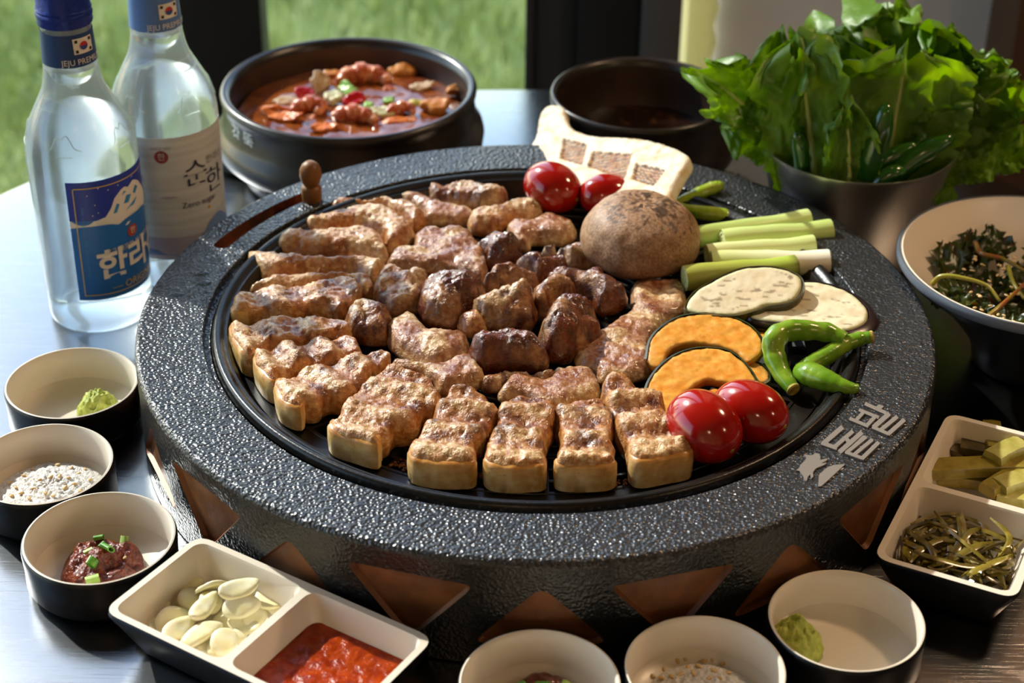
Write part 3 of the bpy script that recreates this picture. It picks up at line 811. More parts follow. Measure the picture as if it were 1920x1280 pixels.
# ================================================================== divided trays
def tray(A, B, C_, label, h=.030):
    """A,B ends of one long rim side, C_ the far end of the short side at B (rim corners)"""
    A = np.array(A[:2]); B = np.array(B[:2]); C_ = np.array(C_[:2])
    ex = (B - A) / np.linalg.norm(B - A); L = np.linalg.norm(B - A)
    ey = np.array((-ex[1], ex[0]));
    if ey @ (C_ - B) < 0: ey = -ey
    Wd = abs(ey @ (C_ - B))
    def T(q, z): return [(*(A + ex * x + ey * y), z) for x, y in q]
    sgn = ex[0] * ey[1] - ex[1] * ey[0]
    t = thing('divided_tray', label, 'tray', (*(A + ex * L / 2 + ey * Wd / 2), 0), 'black and cream two compartment trays')
    def rr(x0, x1, y0, y1, r): return roundpoly([(x0, y0), (x1, y0), (x1, y1), (x0, y1)], r, 7)
    def fl(F): return F if sgn > 0 else [tuple(q[::-1]) for q in F]
    lay = [(rr(.013, L - .013, .013, Wd - .013, .006), .001), (rr(.011, L - .011, .011, Wd - .011, .007), .0025), (rr(.005, L - .005, .005, Wd - .005, .008), h * .55), (rr(0, L, 0, Wd, .009), h - .002), (rr(.0005, L - .0005, .0005, Wd - .0005, .009), h)]
    V = []; F = []; n = len(lay[0][0])
    for q, z in lay: V += T(q, z)
    for k in range(len(lay) - 1):
        for i in range(n): F.append((k * n + i, k * n + (i + 1) % n, (k + 1) * n + (i + 1) % n, (k + 1) * n + i))
    F.append(tuple(range(n))[::-1])
    obj('outer_shell', V, fl(F), M_bowlb, t, sharp=50)
    e = .004; m_ = L / 2
    hs = [rr(e, m_ - .0022, e, Wd - e, .007), rr(m_ + .0022, L - e, e, Wd - e, .007)]
    q, f = cdt([lay[-1][0]], [], hs)
    f = [tuple(int(i) for i in a) for a in f]
    parts = [(T(q, h + .0003), fl(f))]
    for hh in hs:
        n = len(hh); c = hh.mean(0); V = []; F = []
        ls = [(1.0, h + .0003), (.975, h - .0012), (.88, .0145), (.80, .0095), (.70, .008)]
        for s, z in ls: V += T(c + (hh - c) * s if s == 1 else c + (hh - c) * s, z)
        for k in range(len(ls) - 1):
            for i in range(n): F.append(((k + 1) * n + i, (k + 1) * n + (i + 1) % n, k * n + (i + 1) % n, k * n + i)[::-1])
        F.append(tuple((len(ls) - 1) * n + i for i in range(n)))
        parts.append((V, fl(F)))
    obj('inner_glaze', *join(*parts), M_bowlw, t, sharp=40)
    return dict(T=lambda x, y, z: Vector((*(A + ex * x + ey * y), z)), L=L, W=Wd, ang=math.atan2(ex[1], ex[0]))
TZ = .030
T1 = tray(W(818, 1197, TZ), W(373, 1002, TZ), W(187, 1145, TZ), 'divided black and cream tray with garlic slices and red sauce')
a_, b_ = W(1776, 773, TZ), W(1635, 1046, TZ)
T2 = tray(a_, b_, W(1905, 1130, TZ), 'divided black and cream tray of dark green pickles')
# ================================================================== slabs: meat and cut vegetables
CROPS = {'A': (400, 300, 3.368), 'B': (700, 300, 3.368), 'C': (400, 580, 3.368), 'D': (850, 600, 3.368), 'E': (1060, 300, 2.977), 'F': (1200, 560, 3.368), 'K': (1250, 250, 7.528), 'X': (0, 0, 1.0)}
def px(crop, pts):
    x0, y0, s = CROPS[crop]
    return [(x0 + x / s, y0 + y / s) for x, y in pts]

def slab(poly, T, step=.0016, e=.5, wd=.006, bulge=.06, namp=.0012, nscale=120, seed=0, zfun=None, taper=.04):
    """closed slab over a 2-D outline lying on z=0; returns verts, faces, info"""
    rng = np.random.default_rng(seed)
    P = ccw(closed_resample(poly, step))
    g = hexgrid(P.min(0), P.max(0), step, rng)
    g = g[inside(P, g)]
    if len(g): g = g[bdist(P, g) > step * .55]
    v, F = cdt([P], g)
    d = bdist(P, v); k = np.clip(d / wd, 0, 1)
    top = T * (e + (1 - e) * np.sqrt(np.clip(1 - (1 - k) ** 2, 0, 1)))
    if zfun is not None: top = top * zfun(v)
    Vt = np.c_[v, top]
    # boundary loop indices in v
    n = len(P)
    bi = [int(np.argmin(((v - q) ** 2).sum(1))) for q in P]
    nx = np.roll(P, -1, 0) - np.roll(P, 1, 0); nx = np.c_[nx[:, 1], -nx[:, 0]]; nx /= np.linalg.norm(nx, axis=1)[:, None] + 1e-12
    V = [*Vt]; F = [tuple(int(i) for i in t) for t in F]
    prev = bi
    bt = top[bi]
    for fr, off in ((.72, bulge * T), (.38, bulge * T * .9), (.08, bulge * T * .2), (0, -taper * T - .0006)):
        cur = list(range(len(V), len(V) + n))
        for i in range(n): V.append((P[i, 0] + nx[i, 0] * off, P[i, 1] + nx[i, 1] * off, bt[i] * fr))
        for i in range(n):
            j = (i + 1) % n
            F.append((prev[j], prev[i], cur[i], cur[j]))
        prev = cur
    F.append(tuple(prev[::-1]))
    V = np.array(V)
    isTop = np.zeros(len(V), bool); isTop[:len(v)] = True
    dd = np.zeros(len(V)); dd[:len(v)] = d
    if namp:
        w_ = np.clip(V[:, 2] / (T * .35), 0, 1)
        n1 = fbm(V, nscale, 3, seed + .5)
        V[:, 2] += n1 * namp * w_
        n2 = fbm(V + 5, nscale, 2, seed + 9.5); n3 = fbm(V - 5, nscale, 2, seed + 17.5)
        V[:, 0] += n2 * namp * .7 * (~isTop | (dd < wd)); V[:, 1] += n3 * namp * .7 * (~isTop | (dd < wd))
    return V, F, isTop, dd

PAL = {k: np.array(lin(c)[:3]) for k, c in dict(fat='#e8cf9f', fat2='#d9ab62', rind='#dfc688', lean='#bb8a62', lean2='#9a6743', tan='#c7975f', gold='#cf8a34', brown='#8e4c1e', dark='#54250f', red='#64200e', char='#2e160a', pale='#e6c699', grey='#bb967c').items()}
M_meat = mat('grilled pork', '#ffffff', .27, 0, .65, color2='#c9a98c', cscale=330, cpos=(.3, .62), attr='Col', bump=.8, bscale=420, bdist=.0013, bump2=('noise', 1300, .5, .0007), coat=.4)
M_rind = mat('pork rind', '#ffffff', .32, 0, .55, color2='#d6bd92', cscale=160, cpos=(.3, .7), attr='Col', bump=.25, bscale=500, bdist=.0006)
def mix(a, b, t): t = np.clip(t, 0, 1)[:, None]; return a * (1 - t) + b * t

def meat(name, label, crop, pts, T, style, z=0.0, e=.45, wd=.007, axis=None, seed=None, rind=False, namp=.0013, zt=.8, zb=.12, group='pieces of pork on the grill', ncscale=115, bulge=.06, cat='meat'):
    if style == 'belly': e = .84; wd = .0045; namp = .0017
    if style == 'flat': namp = .0009
    q = px(crop, pts); ys = [y for _, y in q]; y0, y1 = min(ys), max(ys)
    zz = lambda y: G + z + T * (zb + (zt - zb) * (y1 - y) / max(y1 - y0, 1))
    P = np.array([W(x, y, zz(y))[:2] for x, y in q]); c = P.mean(0); P = P - c
    seed = seed if seed is not None else sum(int(abs(x) * 7 + y) for x, y in pts) % 997
    if axis:
        a = np.array(W(*px(crop, [axis[0]])[0], G + z + T * .5)[:2]) - c; b = np.array(W(*px(crop, [axis[1]])[0], G + z + T * .5)[:2]) - c
        ax = (b - a); L = np.linalg.norm(ax); ax /= L
        tt = lambda v: ((v[:, :2] - a) @ ax) / L
    else:
        tt = None
    zf = None
    if style == 'belly':
        zf = lambda v: 1 + .10 * np.cos((tt(v) * 3.2 - .1) * 2 * PI) + .04 * np.sin(tt(v) * 23 + seed)
    elif style in ('flat',):
        s1 = seed
        zf = lambda v: 1 + .22 * np.array([noise.noise(Vector((x * 70 + s1, y * 70, s1 * .3))) for x, y in v])
    elif style in ('chunk', 'dark'):
        s1 = seed
        zf = lambda v: 1 + .34 * np.array([noise.noise(Vector((x * 55 + s1, y * 55, s1 * .3))) for x, y in v])
    V, F, top, d = slab(P, T, .0014, e, wd, bulge, namp, ncscale, seed, zf)
    up_ = np.clip(V[:, 2] / (T * .5), 0, 1)
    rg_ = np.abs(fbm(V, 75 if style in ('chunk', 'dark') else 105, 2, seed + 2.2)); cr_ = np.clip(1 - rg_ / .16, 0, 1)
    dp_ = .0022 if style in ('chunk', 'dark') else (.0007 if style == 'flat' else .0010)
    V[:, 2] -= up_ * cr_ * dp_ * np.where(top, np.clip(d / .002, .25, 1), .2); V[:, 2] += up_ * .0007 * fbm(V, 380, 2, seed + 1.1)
    n1 = 1.7 * fbm(V, 100, 4, seed + 3.3); n2 = 1.6 * fbm(V, 260, 3, seed + 8.8); n3 = 1.5 * fbm(V, 45, 2, seed + 5.5)
    edge = np.where(top, np.clip(1 - d / .0035, 0, 1), .35)
    side = (~top).astype(float)
    if style == 'belly':
        t_ = tt(V) + .04 * n3
        band = .5 + .5 * np.cos((t_ * 3.2 - .1) * 2 * PI)          # ridges of fat
        C = mix(PAL['lean'][None], PAL['fat'][None], band * .9 + .25 * n2)
        C = mix(C, PAL['fat'][None], np.clip((.26 - t_) * 9, 0, 1) * .9)
        br = np.clip((n1 + .15) * 1.6, 0, 1) * (1 - .55 * band) * (t_ > .18)
        C = mix(C, PAL['brown'][None], br * .8)
        C = mix(C, PAL['brown'][None], np.exp(-((band - .32) / .16) ** 2) * np.clip(.55 + n1, 0, 1) * .75 * top * (t_ > .14))
        C = mix(C, PAL['red'][None], np.clip((.45 - band) * 2 + n2 * .6, 0, 1) * np.clip(n1 + .55, 0, 1) * .38 * top * (t_ > .22))
        C = mix(C, PAL['gold'][None], np.clip(edge * .9 + n2 * .6 + .15, 0, 1) * .7)
        C = mix(C, PAL['fat2'][None], side * .35)
        C = mix(C, PAL['dark'][None], np.clip((n1 - .38) * 4, 0, 1) * .6 * (t_ > .2))
    elif style == 'pale':
        C = mix(PAL['tan'][None], PAL['pale'][None], .5 + n3 * .9)
        C = mix(C, PAL['gold'][None], edge * .55 + np.clip(n1, 0, 1) * .5)
        C = mix(C, PAL['brown'][None], np.clip((n1 - .22) * 3, 0, 1) * .6)
        C = mix(C, PAL['fat'][None], np.clip((n3 - .2) * 4, 0, 1) * .7)
        if tt is not None: C = mix(C, PAL['fat'][None], np.clip((.16 - tt(V)) * 8, 0, 1) * .8)
    elif style == 'flat':
        C = mix(PAL['lean'][None], PAL['grey'][None], .5 + n3)
        C = mix(C, PAL['lean2'][None], np.clip(n1 * 1.5, 0, 1) * .7)
        C = mix(C, PAL['brown'][None], np.clip((n1 - .2) * 2.5, 0, 1) * .6)
        C = mix(C, PAL['fat'][None], np.clip((n3 - .12) * 4, 0, 1) * .75 + edge * .25)
        if tt is not None:
            t_ = tt(V) + .05 * n3; C = mix(C, PAL['fat'][None], np.clip((.2 - t_) * 8, 0, 1)); 
    elif style == 'chunk':
        C = mix(PAL['tan'][None] * .92, PAL['lean2'][None], .5 + n3)
        C = mix(C, PAL['brown'][None], np.clip((n1 + .1) * 1.8, 0, 1) * .8)
        C = mix(C, PAL['fat'][None], np.clip((n3 - .22) * 5, 0, 1) * .6)
        C = mix(C, PAL['dark'][None], np.clip((n1 - .25) * 3, 0, 1) * .7 + edge * .2)
    else:
        C = mix(PAL['brown'][None] * .85, PAL['dark'][None], .55 + n3)
        C = mix(C, PAL['red'][None], np.clip(n1 * 2, 0, 1) * .7)
        C = mix(C, PAL['tan'][None], np.clip((n3 - .3) * 4, 0, 1) * .6)
        C = mix(C, PAL['char'][None], np.clip((n2 - .35) * 3, 0, 1) * .6)
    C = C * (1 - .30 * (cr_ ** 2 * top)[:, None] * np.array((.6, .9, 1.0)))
    off = np.array([c[0], c[1], G + z])
    if rind:
        t = thing(name, label, cat, tuple(off), group)
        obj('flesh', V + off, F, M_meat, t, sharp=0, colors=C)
        # skin: shell over the vertical end face
        rn = np.array(ccw(closed_resample(P, .0015)))
        tr = tt(np.c_[rn, np.zeros(len(rn))])
        k = int(np.argmin(tr)); n = len(rn)
        sel = []
        i = k
        lim = tr[k] + .10
        fw_ = []
        while tr[i % n] < lim and len(fw_) < n // 2: fw_.append(i % n); i += 1
        i = k - 1; bw = []
        while tr[i % n] < lim and len(bw) < n // 2: bw.append(i % n); i -= 1
        sel = bw[::-1] + fw_
        path = rn[sel]
        if len(path) > 3:
            nx = np.gradient(path, axis=0); nx = np.c_[nx[:, 1], -nx[:, 0]]; nx /= np.linalg.norm(nx, axis=1)[:, None] + 1e-9
            m_ = len(path); rows = []
            hh = T * (e + .02); Vr = []
            for fr, o in ((0, .0002), (.05, .0015), (.5, .0019), (.92, .0016), (1.0, .0008), (1.03, -.0010)):
                wob = np.array([noise.noise(Vector((a * 200, b * 200, seed * .1))) for a, b in path]) * .0006
                Vr.append(np.c_[path + nx * (o + wob[:, None] * (fr > 0)), np.full(m_, hh * fr) + wob])
            Fr = []
            for a in range(5):
                for b in range(m_ - 1): Fr.append((a * m_ + b, a * m_ + b + 1, (a + 1) * m_ + b + 1, (a + 1) * m_ + b))
            Fr.append(tuple(a * m_ for a in range(6))[::-1]); Fr.append(tuple(a * m_ + m_ - 1 for a in range(6)))
            Vr = np.vstack(Vr); r1 = fbm(Vr, 160, 2, seed)
            Cr = mix(PAL['rind'][None], PAL['fat'][None], .45 + r1); Cr = mix(Cr, PAL['gold'][None], np.clip((Vr[:, 2] / hh - .8) * 5, 0, 1) * .8)
            obj('rind', Vr + off, Fr, M_rind, t, sharp=50, colors=Cr)
        return t
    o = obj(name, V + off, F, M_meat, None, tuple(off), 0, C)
    return tag(o, label, cat, group)

# --- belly strips round the rim
bs = 'pork_belly_strip'
meat(bs, 'pork belly strip lying beside a slender tapered slice, rind end at the pan rim', 'A', [(145, 1060), (160, 930), (190, 870), (300, 860), (430, 850), (510, 820), (600, 820), (700, 780), (800, 750), (880, 770), (930, 840), (920, 900), (860, 960), (800, 1020), (700, 990), (600, 990), (450, 1040), (300, 1040)], .016, 'belly', axis=((150, 980), (925, 830)), rind=True, e=.7)
meat(bs, 'pork belly strip with thick pale rind next to the strip by the tapered slice', 'C', [(120, 130), (250, 120), (400, 70), (500, 60), (640, 80), (720, 60), (820, 100), (860, 170), (760, 200), (650, 240), (480, 280), (420, 290), (300, 330), (265, 400), (210, 390), (160, 300)], .018, 'belly', axis=((170, 250), (850, 110)), rind=True, e=.72)
meat(bs, 'pork belly strip with a round pinkish lean end touching the brown chunk', 'C', [(270, 340), (330, 310), (430, 270), (560, 240), (640, 215), (760, 195), (830, 185), (900, 215), (930, 290), (880, 330), (760, 370), (640, 400), (560, 430), (400, 500), (395, 575), (340, 530), (290, 440)], .018, 'belly', axis=((310, 430), (930, 240)), rind=True, e=.72)
meat(bs, 'arched pork belly strip with a hollow under its flank beside the widest strip', 'C', [(400, 510), (470, 490), (570, 440), (660, 400), (760, 370), (850, 340), (960, 285), (1060, 275), (1115, 320), (1060, 380), (990, 440), (940, 520), (880, 600), (800, 630), (720, 620), (660, 680), (570, 700), (545, 745), (450, 690), (410, 590)], .018, 'belly', axis=((470, 610), (1100, 300)), rind=True, e=.72)
meat(bs, 'widest pork belly strip with a broad smooth lean end', 'C', [(740, 780), (800, 760), (850, 650), (930, 540), (1000, 460), (1060, 390), (1150, 375), (1250, 420), (1340, 450), (1420, 540), (1425, 620), (1390, 700), (1330, 700), (1250, 810), (1140, 830), (1100, 890), (1040, 930), (1030, 985), (900, 940), (770, 880)], .019, 'belly', axis=((880, 880), (1250, 430)), rind=True, e=.72)
meat(bs, 'pork belly strip with even pale rind between the widest strip and the charred strip', 'C', [(1255, 945), (1320, 850), (1390, 720), (1430, 620), (1470, 540), (1540, 505), (1620, 520), (1740, 590), (1790, 680), (1760, 760), (1700, 880), (1650, 930), (1645, 1085), (1560, 1110), (1400, 1105), (1265, 1060)], .019, 'belly', axis=((1440, 1010), (1640, 540)), rind=True, e=.72)
meat(bs, 'pork belly strip with dark charred patches behind its golden rind', 'D', [(215, 910), (245, 800), (280, 670), (290, 600), (320, 520), (400, 490), (500, 500), (600, 510), (640, 590), (620, 720), (570, 830), (570, 1030), (480, 1060), (330, 1065), (220, 1030)], .019, 'belly', axis=((390, 970), (470, 500)), rind=True, e=.72, seed=331)
meat(bs, 'narrow pork belly strip between the charred strip and the one touching the tomato', 'D', [(665, 930), (690, 820), (670, 720), (645, 600), (700, 560), (780, 520), (920, 505), (960, 560), (1005, 660), (985, 820), (1000, 900), (1000, 1030), (870, 1060), (665, 1045)], .019, 'belly', axis=((830, 970), (830, 510)), rind=True, e=.72)
meat(bs, 'dark browned pork belly strip touching the large cherry tomato', 'D', [(1110, 960), (1090, 850), (1040, 760), (1000, 640), (960, 500), (945, 420), (1000, 365), (1130, 400), (1200, 470), (1310, 520), (1330, 620), (1370, 730), (1450, 790), (1485, 850), (1480, 960), (1350, 1000), (1170, 1035)], .020, 'belly', axis=((1300, 910), (1050, 400)), rind=True, e=.72)
# --- pale slices on the bottle side
ps = 'pork_slice'
meat(ps, 'slender tapered pale pork slice lying against the belly strip', 'A', [(230, 850), (330, 770), (450, 730), (600, 720), (730, 710), (850, 700), (920, 700), (990, 760), (1022, 830), (1000, 880), (940, 880), (900, 790), (800, 780), (640, 810), (520, 840), (400, 860)], .013, 'pale', axis=((230, 850), (1000, 800)))
meat(ps, 'long pale pork slice with a pointed end at the pan rim', 'A', [(212, 590), (235, 570), (420, 590), (640, 620), (850, 620), (1000, 640), (1095, 680), (1060, 740), (1000, 790), (900, 710), (700, 710), (500, 730), (360, 752), (280, 700), (215, 640)], .014, 'pale', axis=((215, 600), (1090, 700)))
meat(ps, 'wavy tan pork slice with a glossy curled end', 'A', [(415, 500), (470, 445), (600, 455), (720, 440), (850, 415), (950, 415), (1040, 460), (1085, 560), (1098, 655), (1050, 650), (950, 625), (850, 610), (740, 610), (600, 600), (415, 570)], .015, 'pale', axis=((410, 520), (1080, 600)), z=.001)
meat(ps, 'broad golden pork slice with an orange browned tip', 'A', [(585, 395), (640, 370), (740, 340), (850, 300), (960, 280), (1070, 280), (1160, 340), (1230, 400), (1268, 460), (1230, 520), (1160, 590), (1095, 600), (1080, 520), (1040, 460), (950, 425), (850, 425), (740, 450), (605, 450)], .016, 'pale')
meat(ps, 'curved browned pork slice behind the golden slice', 'A', [(742, 290), (780, 235), (860, 235), (960, 255), (1060, 225), (1150, 250), (1250, 280), (1320, 330), (1340, 380), (1310, 430), (1265, 455), (1220, 400), (1150, 345), (1070, 290), (960, 290), (850, 310), (745, 330)], .014, 'pale')
meat(ps, 'flat brownish pork slice with a ring shaped mark', 'A', [(1060, 225), (1150, 215), (1260, 195), (1340, 215), (1400, 260), (1520, 290), (1620, 330), (1650, 370), (1620, 410), (1500, 415), (1345, 410), (1340, 370), (1310, 310), (1200, 255)], .010, 'flat')
meat(ps, 'browned pork slice with a crisp dark edge at the back of the pan', 'A', [(1352, 150), (1400, 130), (1470, 145), (1540, 120), (1640, 150), (1740, 190), (1830, 215), (1862, 255), (1830, 310), (1700, 330), (1640, 300), (1560, 280), (1450, 250), (1370, 215)], .015, 'chunk')
meat(ps, 'folded cream coloured pork slice below the cherry tomato', 'B', [(610, 370), (680, 320), (760, 320), (880, 260), (960, 235), (1040, 265), (1062, 320), (1000, 360), (900, 375), (830, 445), (740, 475), (640, 465), (610, 420)], .014, 'pale')
meat(ps, 'tan pork slice with a smooth round lobe next to the large mushroom', 'B', [(840, 420), (900, 380), (1010, 380), (1050, 340), (1150, 340), (1260, 400), (1270, 470), (1200, 520), (1100, 520), (1000, 520), (980, 575), (900, 565), (870, 500)], .012, 'flat')
meat(ps, 'small ragged tan pork piece wedged against the large mushroom', 'B', [(1000, 540), (1100, 570), (1200, 570), (1250, 500), (1340, 520), (1385, 600), (1390, 660), (1300, 690), (1230, 680), (1190, 610), (1100, 600)], .017, 'chunk')
meat(ps, 'large flat greyish pork slice in the middle of the pan', 'B', [(90, 640), (150, 580), (250, 560), (260, 470), (360, 415), (450, 420), (610, 430), (650, 500), (700, 560), (720, 640), (715, 720), (690, 790), (600, 760), (500, 720), (400, 710), (290, 710), (180, 700), (95, 690)], .012, 'flat', seed=77)
meat(ps, 'long flat glossy pork belly slice reaching to the pumpkin', 'E', [(55, 1120), (110, 1030), (220, 950), (300, 880), (370, 820), (375, 690), (450, 655), (600, 660), (655, 680), (675, 780), (650, 860), (560, 900), (500, 970), (460, 1050), (500, 1150), (470, 1200), (380, 1240), (290, 1255), (200, 1250), (160, 1180), (100, 1160)], .010, 'flat', seed=21, axis=((400, 1260), (330, 950)))
meat(ps, 'flat pork slice with translucent white fat behind the front strips', 'D', [(285, 470), (330, 400), (380, 365), (500, 375), (600, 370), (640, 300), (760, 275), (880, 330), (925, 430), (880, 520), (760, 540), (650, 580), (560, 580), (480, 520), (400, 490), (330, 505)], .010, 'flat', axis=((420, 540), (640, 280)), seed=5)
meat(ps, 'thin brown pork slice lying behind the white fat slice', 'D', [(190, 400), (260, 330), (320, 305), (450, 330), (600, 320), (645, 320), (600, 380), (500, 385), (380, 375), (330, 410), (290, 450), (220, 455), (175, 430)], .010, 'chunk')
meat(ps, 'crisp edged pork slice between the crescent piece and the widest strip', 'C', [(1110, 350), (1160, 320), (1280, 340), (1420, 345), (1540, 290), (1600, 265), (1660, 330), (1715, 420), (1700, 470), (1600, 500), (1480, 550), (1420, 530), (1390, 460), (1250, 420), (1150, 390)], .011, 'flat', seed=91)
meat(ps, 'crescent shaped pork piece with a rim of white fat', 'A', [(1095, 1030), (1150, 990), (1220, 945), (1270, 960), (1310, 1020), (1380, 1090), (1480, 1110), (1540, 1090), (1600, 1130), (1600, 1180), (1560, 1250), (1480, 1310), (1420, 1335), (1300, 1300), (1180, 1220), (1110, 1140)], .013, 'flat', axis=((1180, 1280), (1420, 1050)), seed=14)
# --- browned chunks in the middle
pc = 'pork_chunk'
meat(pc, 'golden brown glossy pork chunk next to the crescent piece', 'A', [(830, 1010), (880, 930), (960, 895), (1040, 920), (1120, 980), (1100, 1040), (1100, 1140), (1060, 1165), (950, 1145), (860, 1105)], .019, 'chunk', wd=.011)
meat(pc, 'fatty pork chunk with a white glossy hollow', 'B', [(20, 760), (60, 690), (140, 670), (200, 710), (270, 690), (350, 700), (340, 780), (320, 860), (310, 930), (240, 970), (120, 985), (60, 930), (20, 870), (0, 820)], .017, 'chunk', wd=.010, seed=4)
meat(pc, 'dark red browned pork chunk curled round a pale hollow', 'B', [(290, 800), (330, 720), (420, 690), (480, 720), (600, 750), (690, 810), (715, 845), (660, 910), (570, 970), (535, 1060), (420, 1060), (340, 1020), (300, 940), (285, 870)], .025, 'dark', wd=.013, seed=8)
meat(pc, 'dark wine red pork chunk behind the tan chunk', 'B', [(690, 480), (760, 430), (820, 460), (870, 530), (930, 590), (905, 650), (850, 680), (740, 690), (715, 610), (650, 540)], .022, 'dark', wd=.012)
meat(pc, 'brown pork chunk with a folded ridge near the ragged piece', 'B', [(890, 650), (960, 590), (1050, 585), (1180, 600), (1225, 640), (1225, 690), (1150, 710), (1080, 740), (1040, 790), (1000, 720)], .020, 'dark', wd=.011, seed=15)
meat(pc, 'rounded tan pork chunk in the centre of the pan', 'B', [(700, 800), (740, 720), (750, 660), (830, 635), (900, 660), (980, 720), (1040, 780), (1010, 830), (900, 820), (800, 830), (720, 840)], .022, 'chunk', wd=.012)
meat(pc, 'long brown pork chunk with a dark red tip beside the large mushroom', 'B', [(1100, 730), (1190, 680), (1300, 680), (1380, 670), (1450, 690), (1480, 760), (1540, 820), (1600, 880), (1550, 930), (1430, 975), (1390, 900), (1280, 850), (1180, 820)], .020, 'dark', wd=.011, seed=23)
meat(pc, 'pale tan pork chunk tucked behind the pyramid shaped chunk', 'B', [(1010, 830), (1060, 760), (1110, 715), (1200, 740), (1280, 790), (1260, 850), (1170, 870), (1120, 920), (1100, 1000), (1020, 970)], .021, 'chunk', wd=.011, seed=3)
meat(pc, 'faceted golden pork chunk in front of the rounded tan chunk', 'B', [(620, 950), (670, 890), (760, 810), (850, 800), (960, 780), (1000, 820), (1022, 930), (1005, 1040), (960, 1075), (800, 1075), (700, 1060), (650, 1000)], .026, 'chunk', wd=.013, seed=33)
meat(pc, 'small pale pork chunk leaning on the faceted chunk', 'B', [(540, 1000), (600, 950), (660, 930), (700, 1000), (710, 1070), (660, 1115), (600, 1110), (560, 1075)], .016, 'pale', wd=.010)
meat(pc, 'pyramid shaped brown pork chunk next to the long flat slice', 'B', [(1080, 1060), (1100, 970), (1150, 850), (1220, 830), (1300, 850), (1400, 890), (1420, 980), (1435, 1090), (1380, 1130), (1290, 1215), (1200, 1265), (1100, 1255), (1050, 1160)], .027, 'dark', wd=.014, seed=41)
meat(pc, 'dark mahogany pork block in front of the faceted chunk', 'D', [(110, 180), (150, 100), (230, 60), (350, 45), (450, 60), (470, 110), (520, 130), (560, 190), (590, 300), (540, 330), (400, 330), (280, 320), (180, 330), (130, 260)], .024, 'dark', wd=.009, e=.62, seed=57)
# ================================================================== vegetables on the grill
M_tom = mat('tomato skin', '#8e0b08', .14, 0, .55, color2='#a51a0c', cscale=25, coat=.5, bump=.02, bscale=300)
M_scar = mat('tomato scar', '#8a8a35', .6)
def tomato(cx, cy, rl, rs, ang, label, tilt=0, z=0.0, dot=None):
    """centre pixel, long and short radius (m), heading of the long axis"""
    c = W(cx, cy, G + rs + z)
    n, m_ = 40, 24; v = []; f = []
    prof = []
    for i in range(m_ + 1):
        a = PI * i / m_; x = -math.cos(a) * rl; r = math.sin(a) ** .93 * rs
        if i < 3: x += (3 - i) * .0004 * (rl / .02)
        prof.append((r, x))
    V, F = lathe(prof[0:1] and [(max(r, 0), x) for r, x in prof], (0, 0, 0), n)
    R = Matrix.Rotation(ang, 3, 'Z') @ Matrix.Rotation(PI / 2 - tilt, 3, 'Y')
    V2 = np.array([R @ Vector(q) for q in V]) + np.array(c)
    dz = G + z + .0002 - V2[:, 2].min(); V2[:, 2] += dz
    t = thing('cherry_tomato', label, 'tomato', (c[0], c[1], G + z), 'cherry tomatoes on the grill')
    obj('skin', V2, F, M_tom, t, sharp=0)
    e = np.array(c) + np.array(R @ Vector((0, 0, rl - .0002))) + np.array((0, 0, dz))
    u = R @ Vector((0, 0, 1))
    sv, sf = lathe([(0, .0006), (.0011, .0004), (.0018, -.0006)], (0, 0, 0), 10)
    Q = u.to_track_quat('Z', 'Y').to_matrix()
    obj('stem_scar', np.array([Q @ Vector(q) for q in sv]) + e, sf, M_scar, t)
    return t
tomato(1320, 800, .0222, .0180, rad(-52), 'large red cherry tomato touching the browned belly strip', z=.001, tilt=-.15)
tomato(1407, 772, .0215, .0165, rad(-38), 'red cherry tomato behind the large tomato, under the pumpkin slices', z=.0015)
tomato(1036, 352, .0205, .0165, rad(-38), 'red cherry tomato in front of the branded mushroom slice, above the folded pork', tilt=-.1)
tomato(1136, 366, .0180, .0140, rad(8), 'smaller red cherry tomato peeking over the large brown mushroom', z=.002)

# large brown mushroom cap
def mushroom():
    c = W(1201, 455, G + .016)
    n = 150; m_ = 70; V = []; F = []
    rx, ry = .0378, .0372
    prof = []
    for i in range(m_ + 1):
        a = -PI / 2 + PI * i / m_
        r = math.cos(a); z = math.sin(a)
        z = z * (.0285 if z > 0 else .0165)
        prof.append((abs(r) ** .82, z))
    rows = lathe([(r, z) for r, z in prof], (0, 0, 0), n)
    P = np.array(rows[0]); P[:, 0] *= rx; P[:, 1] *= ry
    nn = fbm(P, 40, 3, 2.2); P *= (1 + .04 * nn)[:, None]
    top = P[:, 2] > 0
    r = np.hypot(P[:, 0] - .004, P[:, 1] - .001)
    # star shaped cut with torn skin
    dent = np.exp(-(r / .008) ** 2)
    P[:, 2] -= top * dent * .0016
    P[:, 2] += top * dent * fbm(P, 300, 2, 4) * .0012
    b = np.array(lin('#9c7a5c')[:3]); d = np.array(lin('#6d4a30')[:3]); s = np.array(lin('#3e2618')[:3]); lt = np.array(lin('#b39070')[:3])
    n1 = 1.8 * fbm(P, 130, 4, 6.1); n2 = 1.6 * fbm(P, 330, 3, 1.1)
    C = mix(b[None], lt[None], .4 + n1 * .6)
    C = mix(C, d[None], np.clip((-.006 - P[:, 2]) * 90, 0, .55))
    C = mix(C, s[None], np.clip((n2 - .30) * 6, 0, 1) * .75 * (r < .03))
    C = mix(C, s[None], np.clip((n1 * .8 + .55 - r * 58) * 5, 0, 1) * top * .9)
    C = mix(C, lt[None] * 1.1, np.clip((fbm(P, 420, 2, 9) - .1) * 5, 0, 1) * top * (r < .0095))
    P[:, 2] -= P[:, 2].min(); off = np.array((c[0], c[1], G + .0002))
    M = mat('mushroom skin', '#ffffff', .5, 0, .45, color2='#cfc0b0', cscale=600, cpos=(.35, .6), attr='Col', bump=.35, bscale=700, bdist=.0006)
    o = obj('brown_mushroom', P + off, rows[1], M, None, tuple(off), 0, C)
    tag(o, 'large round brown mushroom cap with torn scored top', 'mushroom')
mushroom()

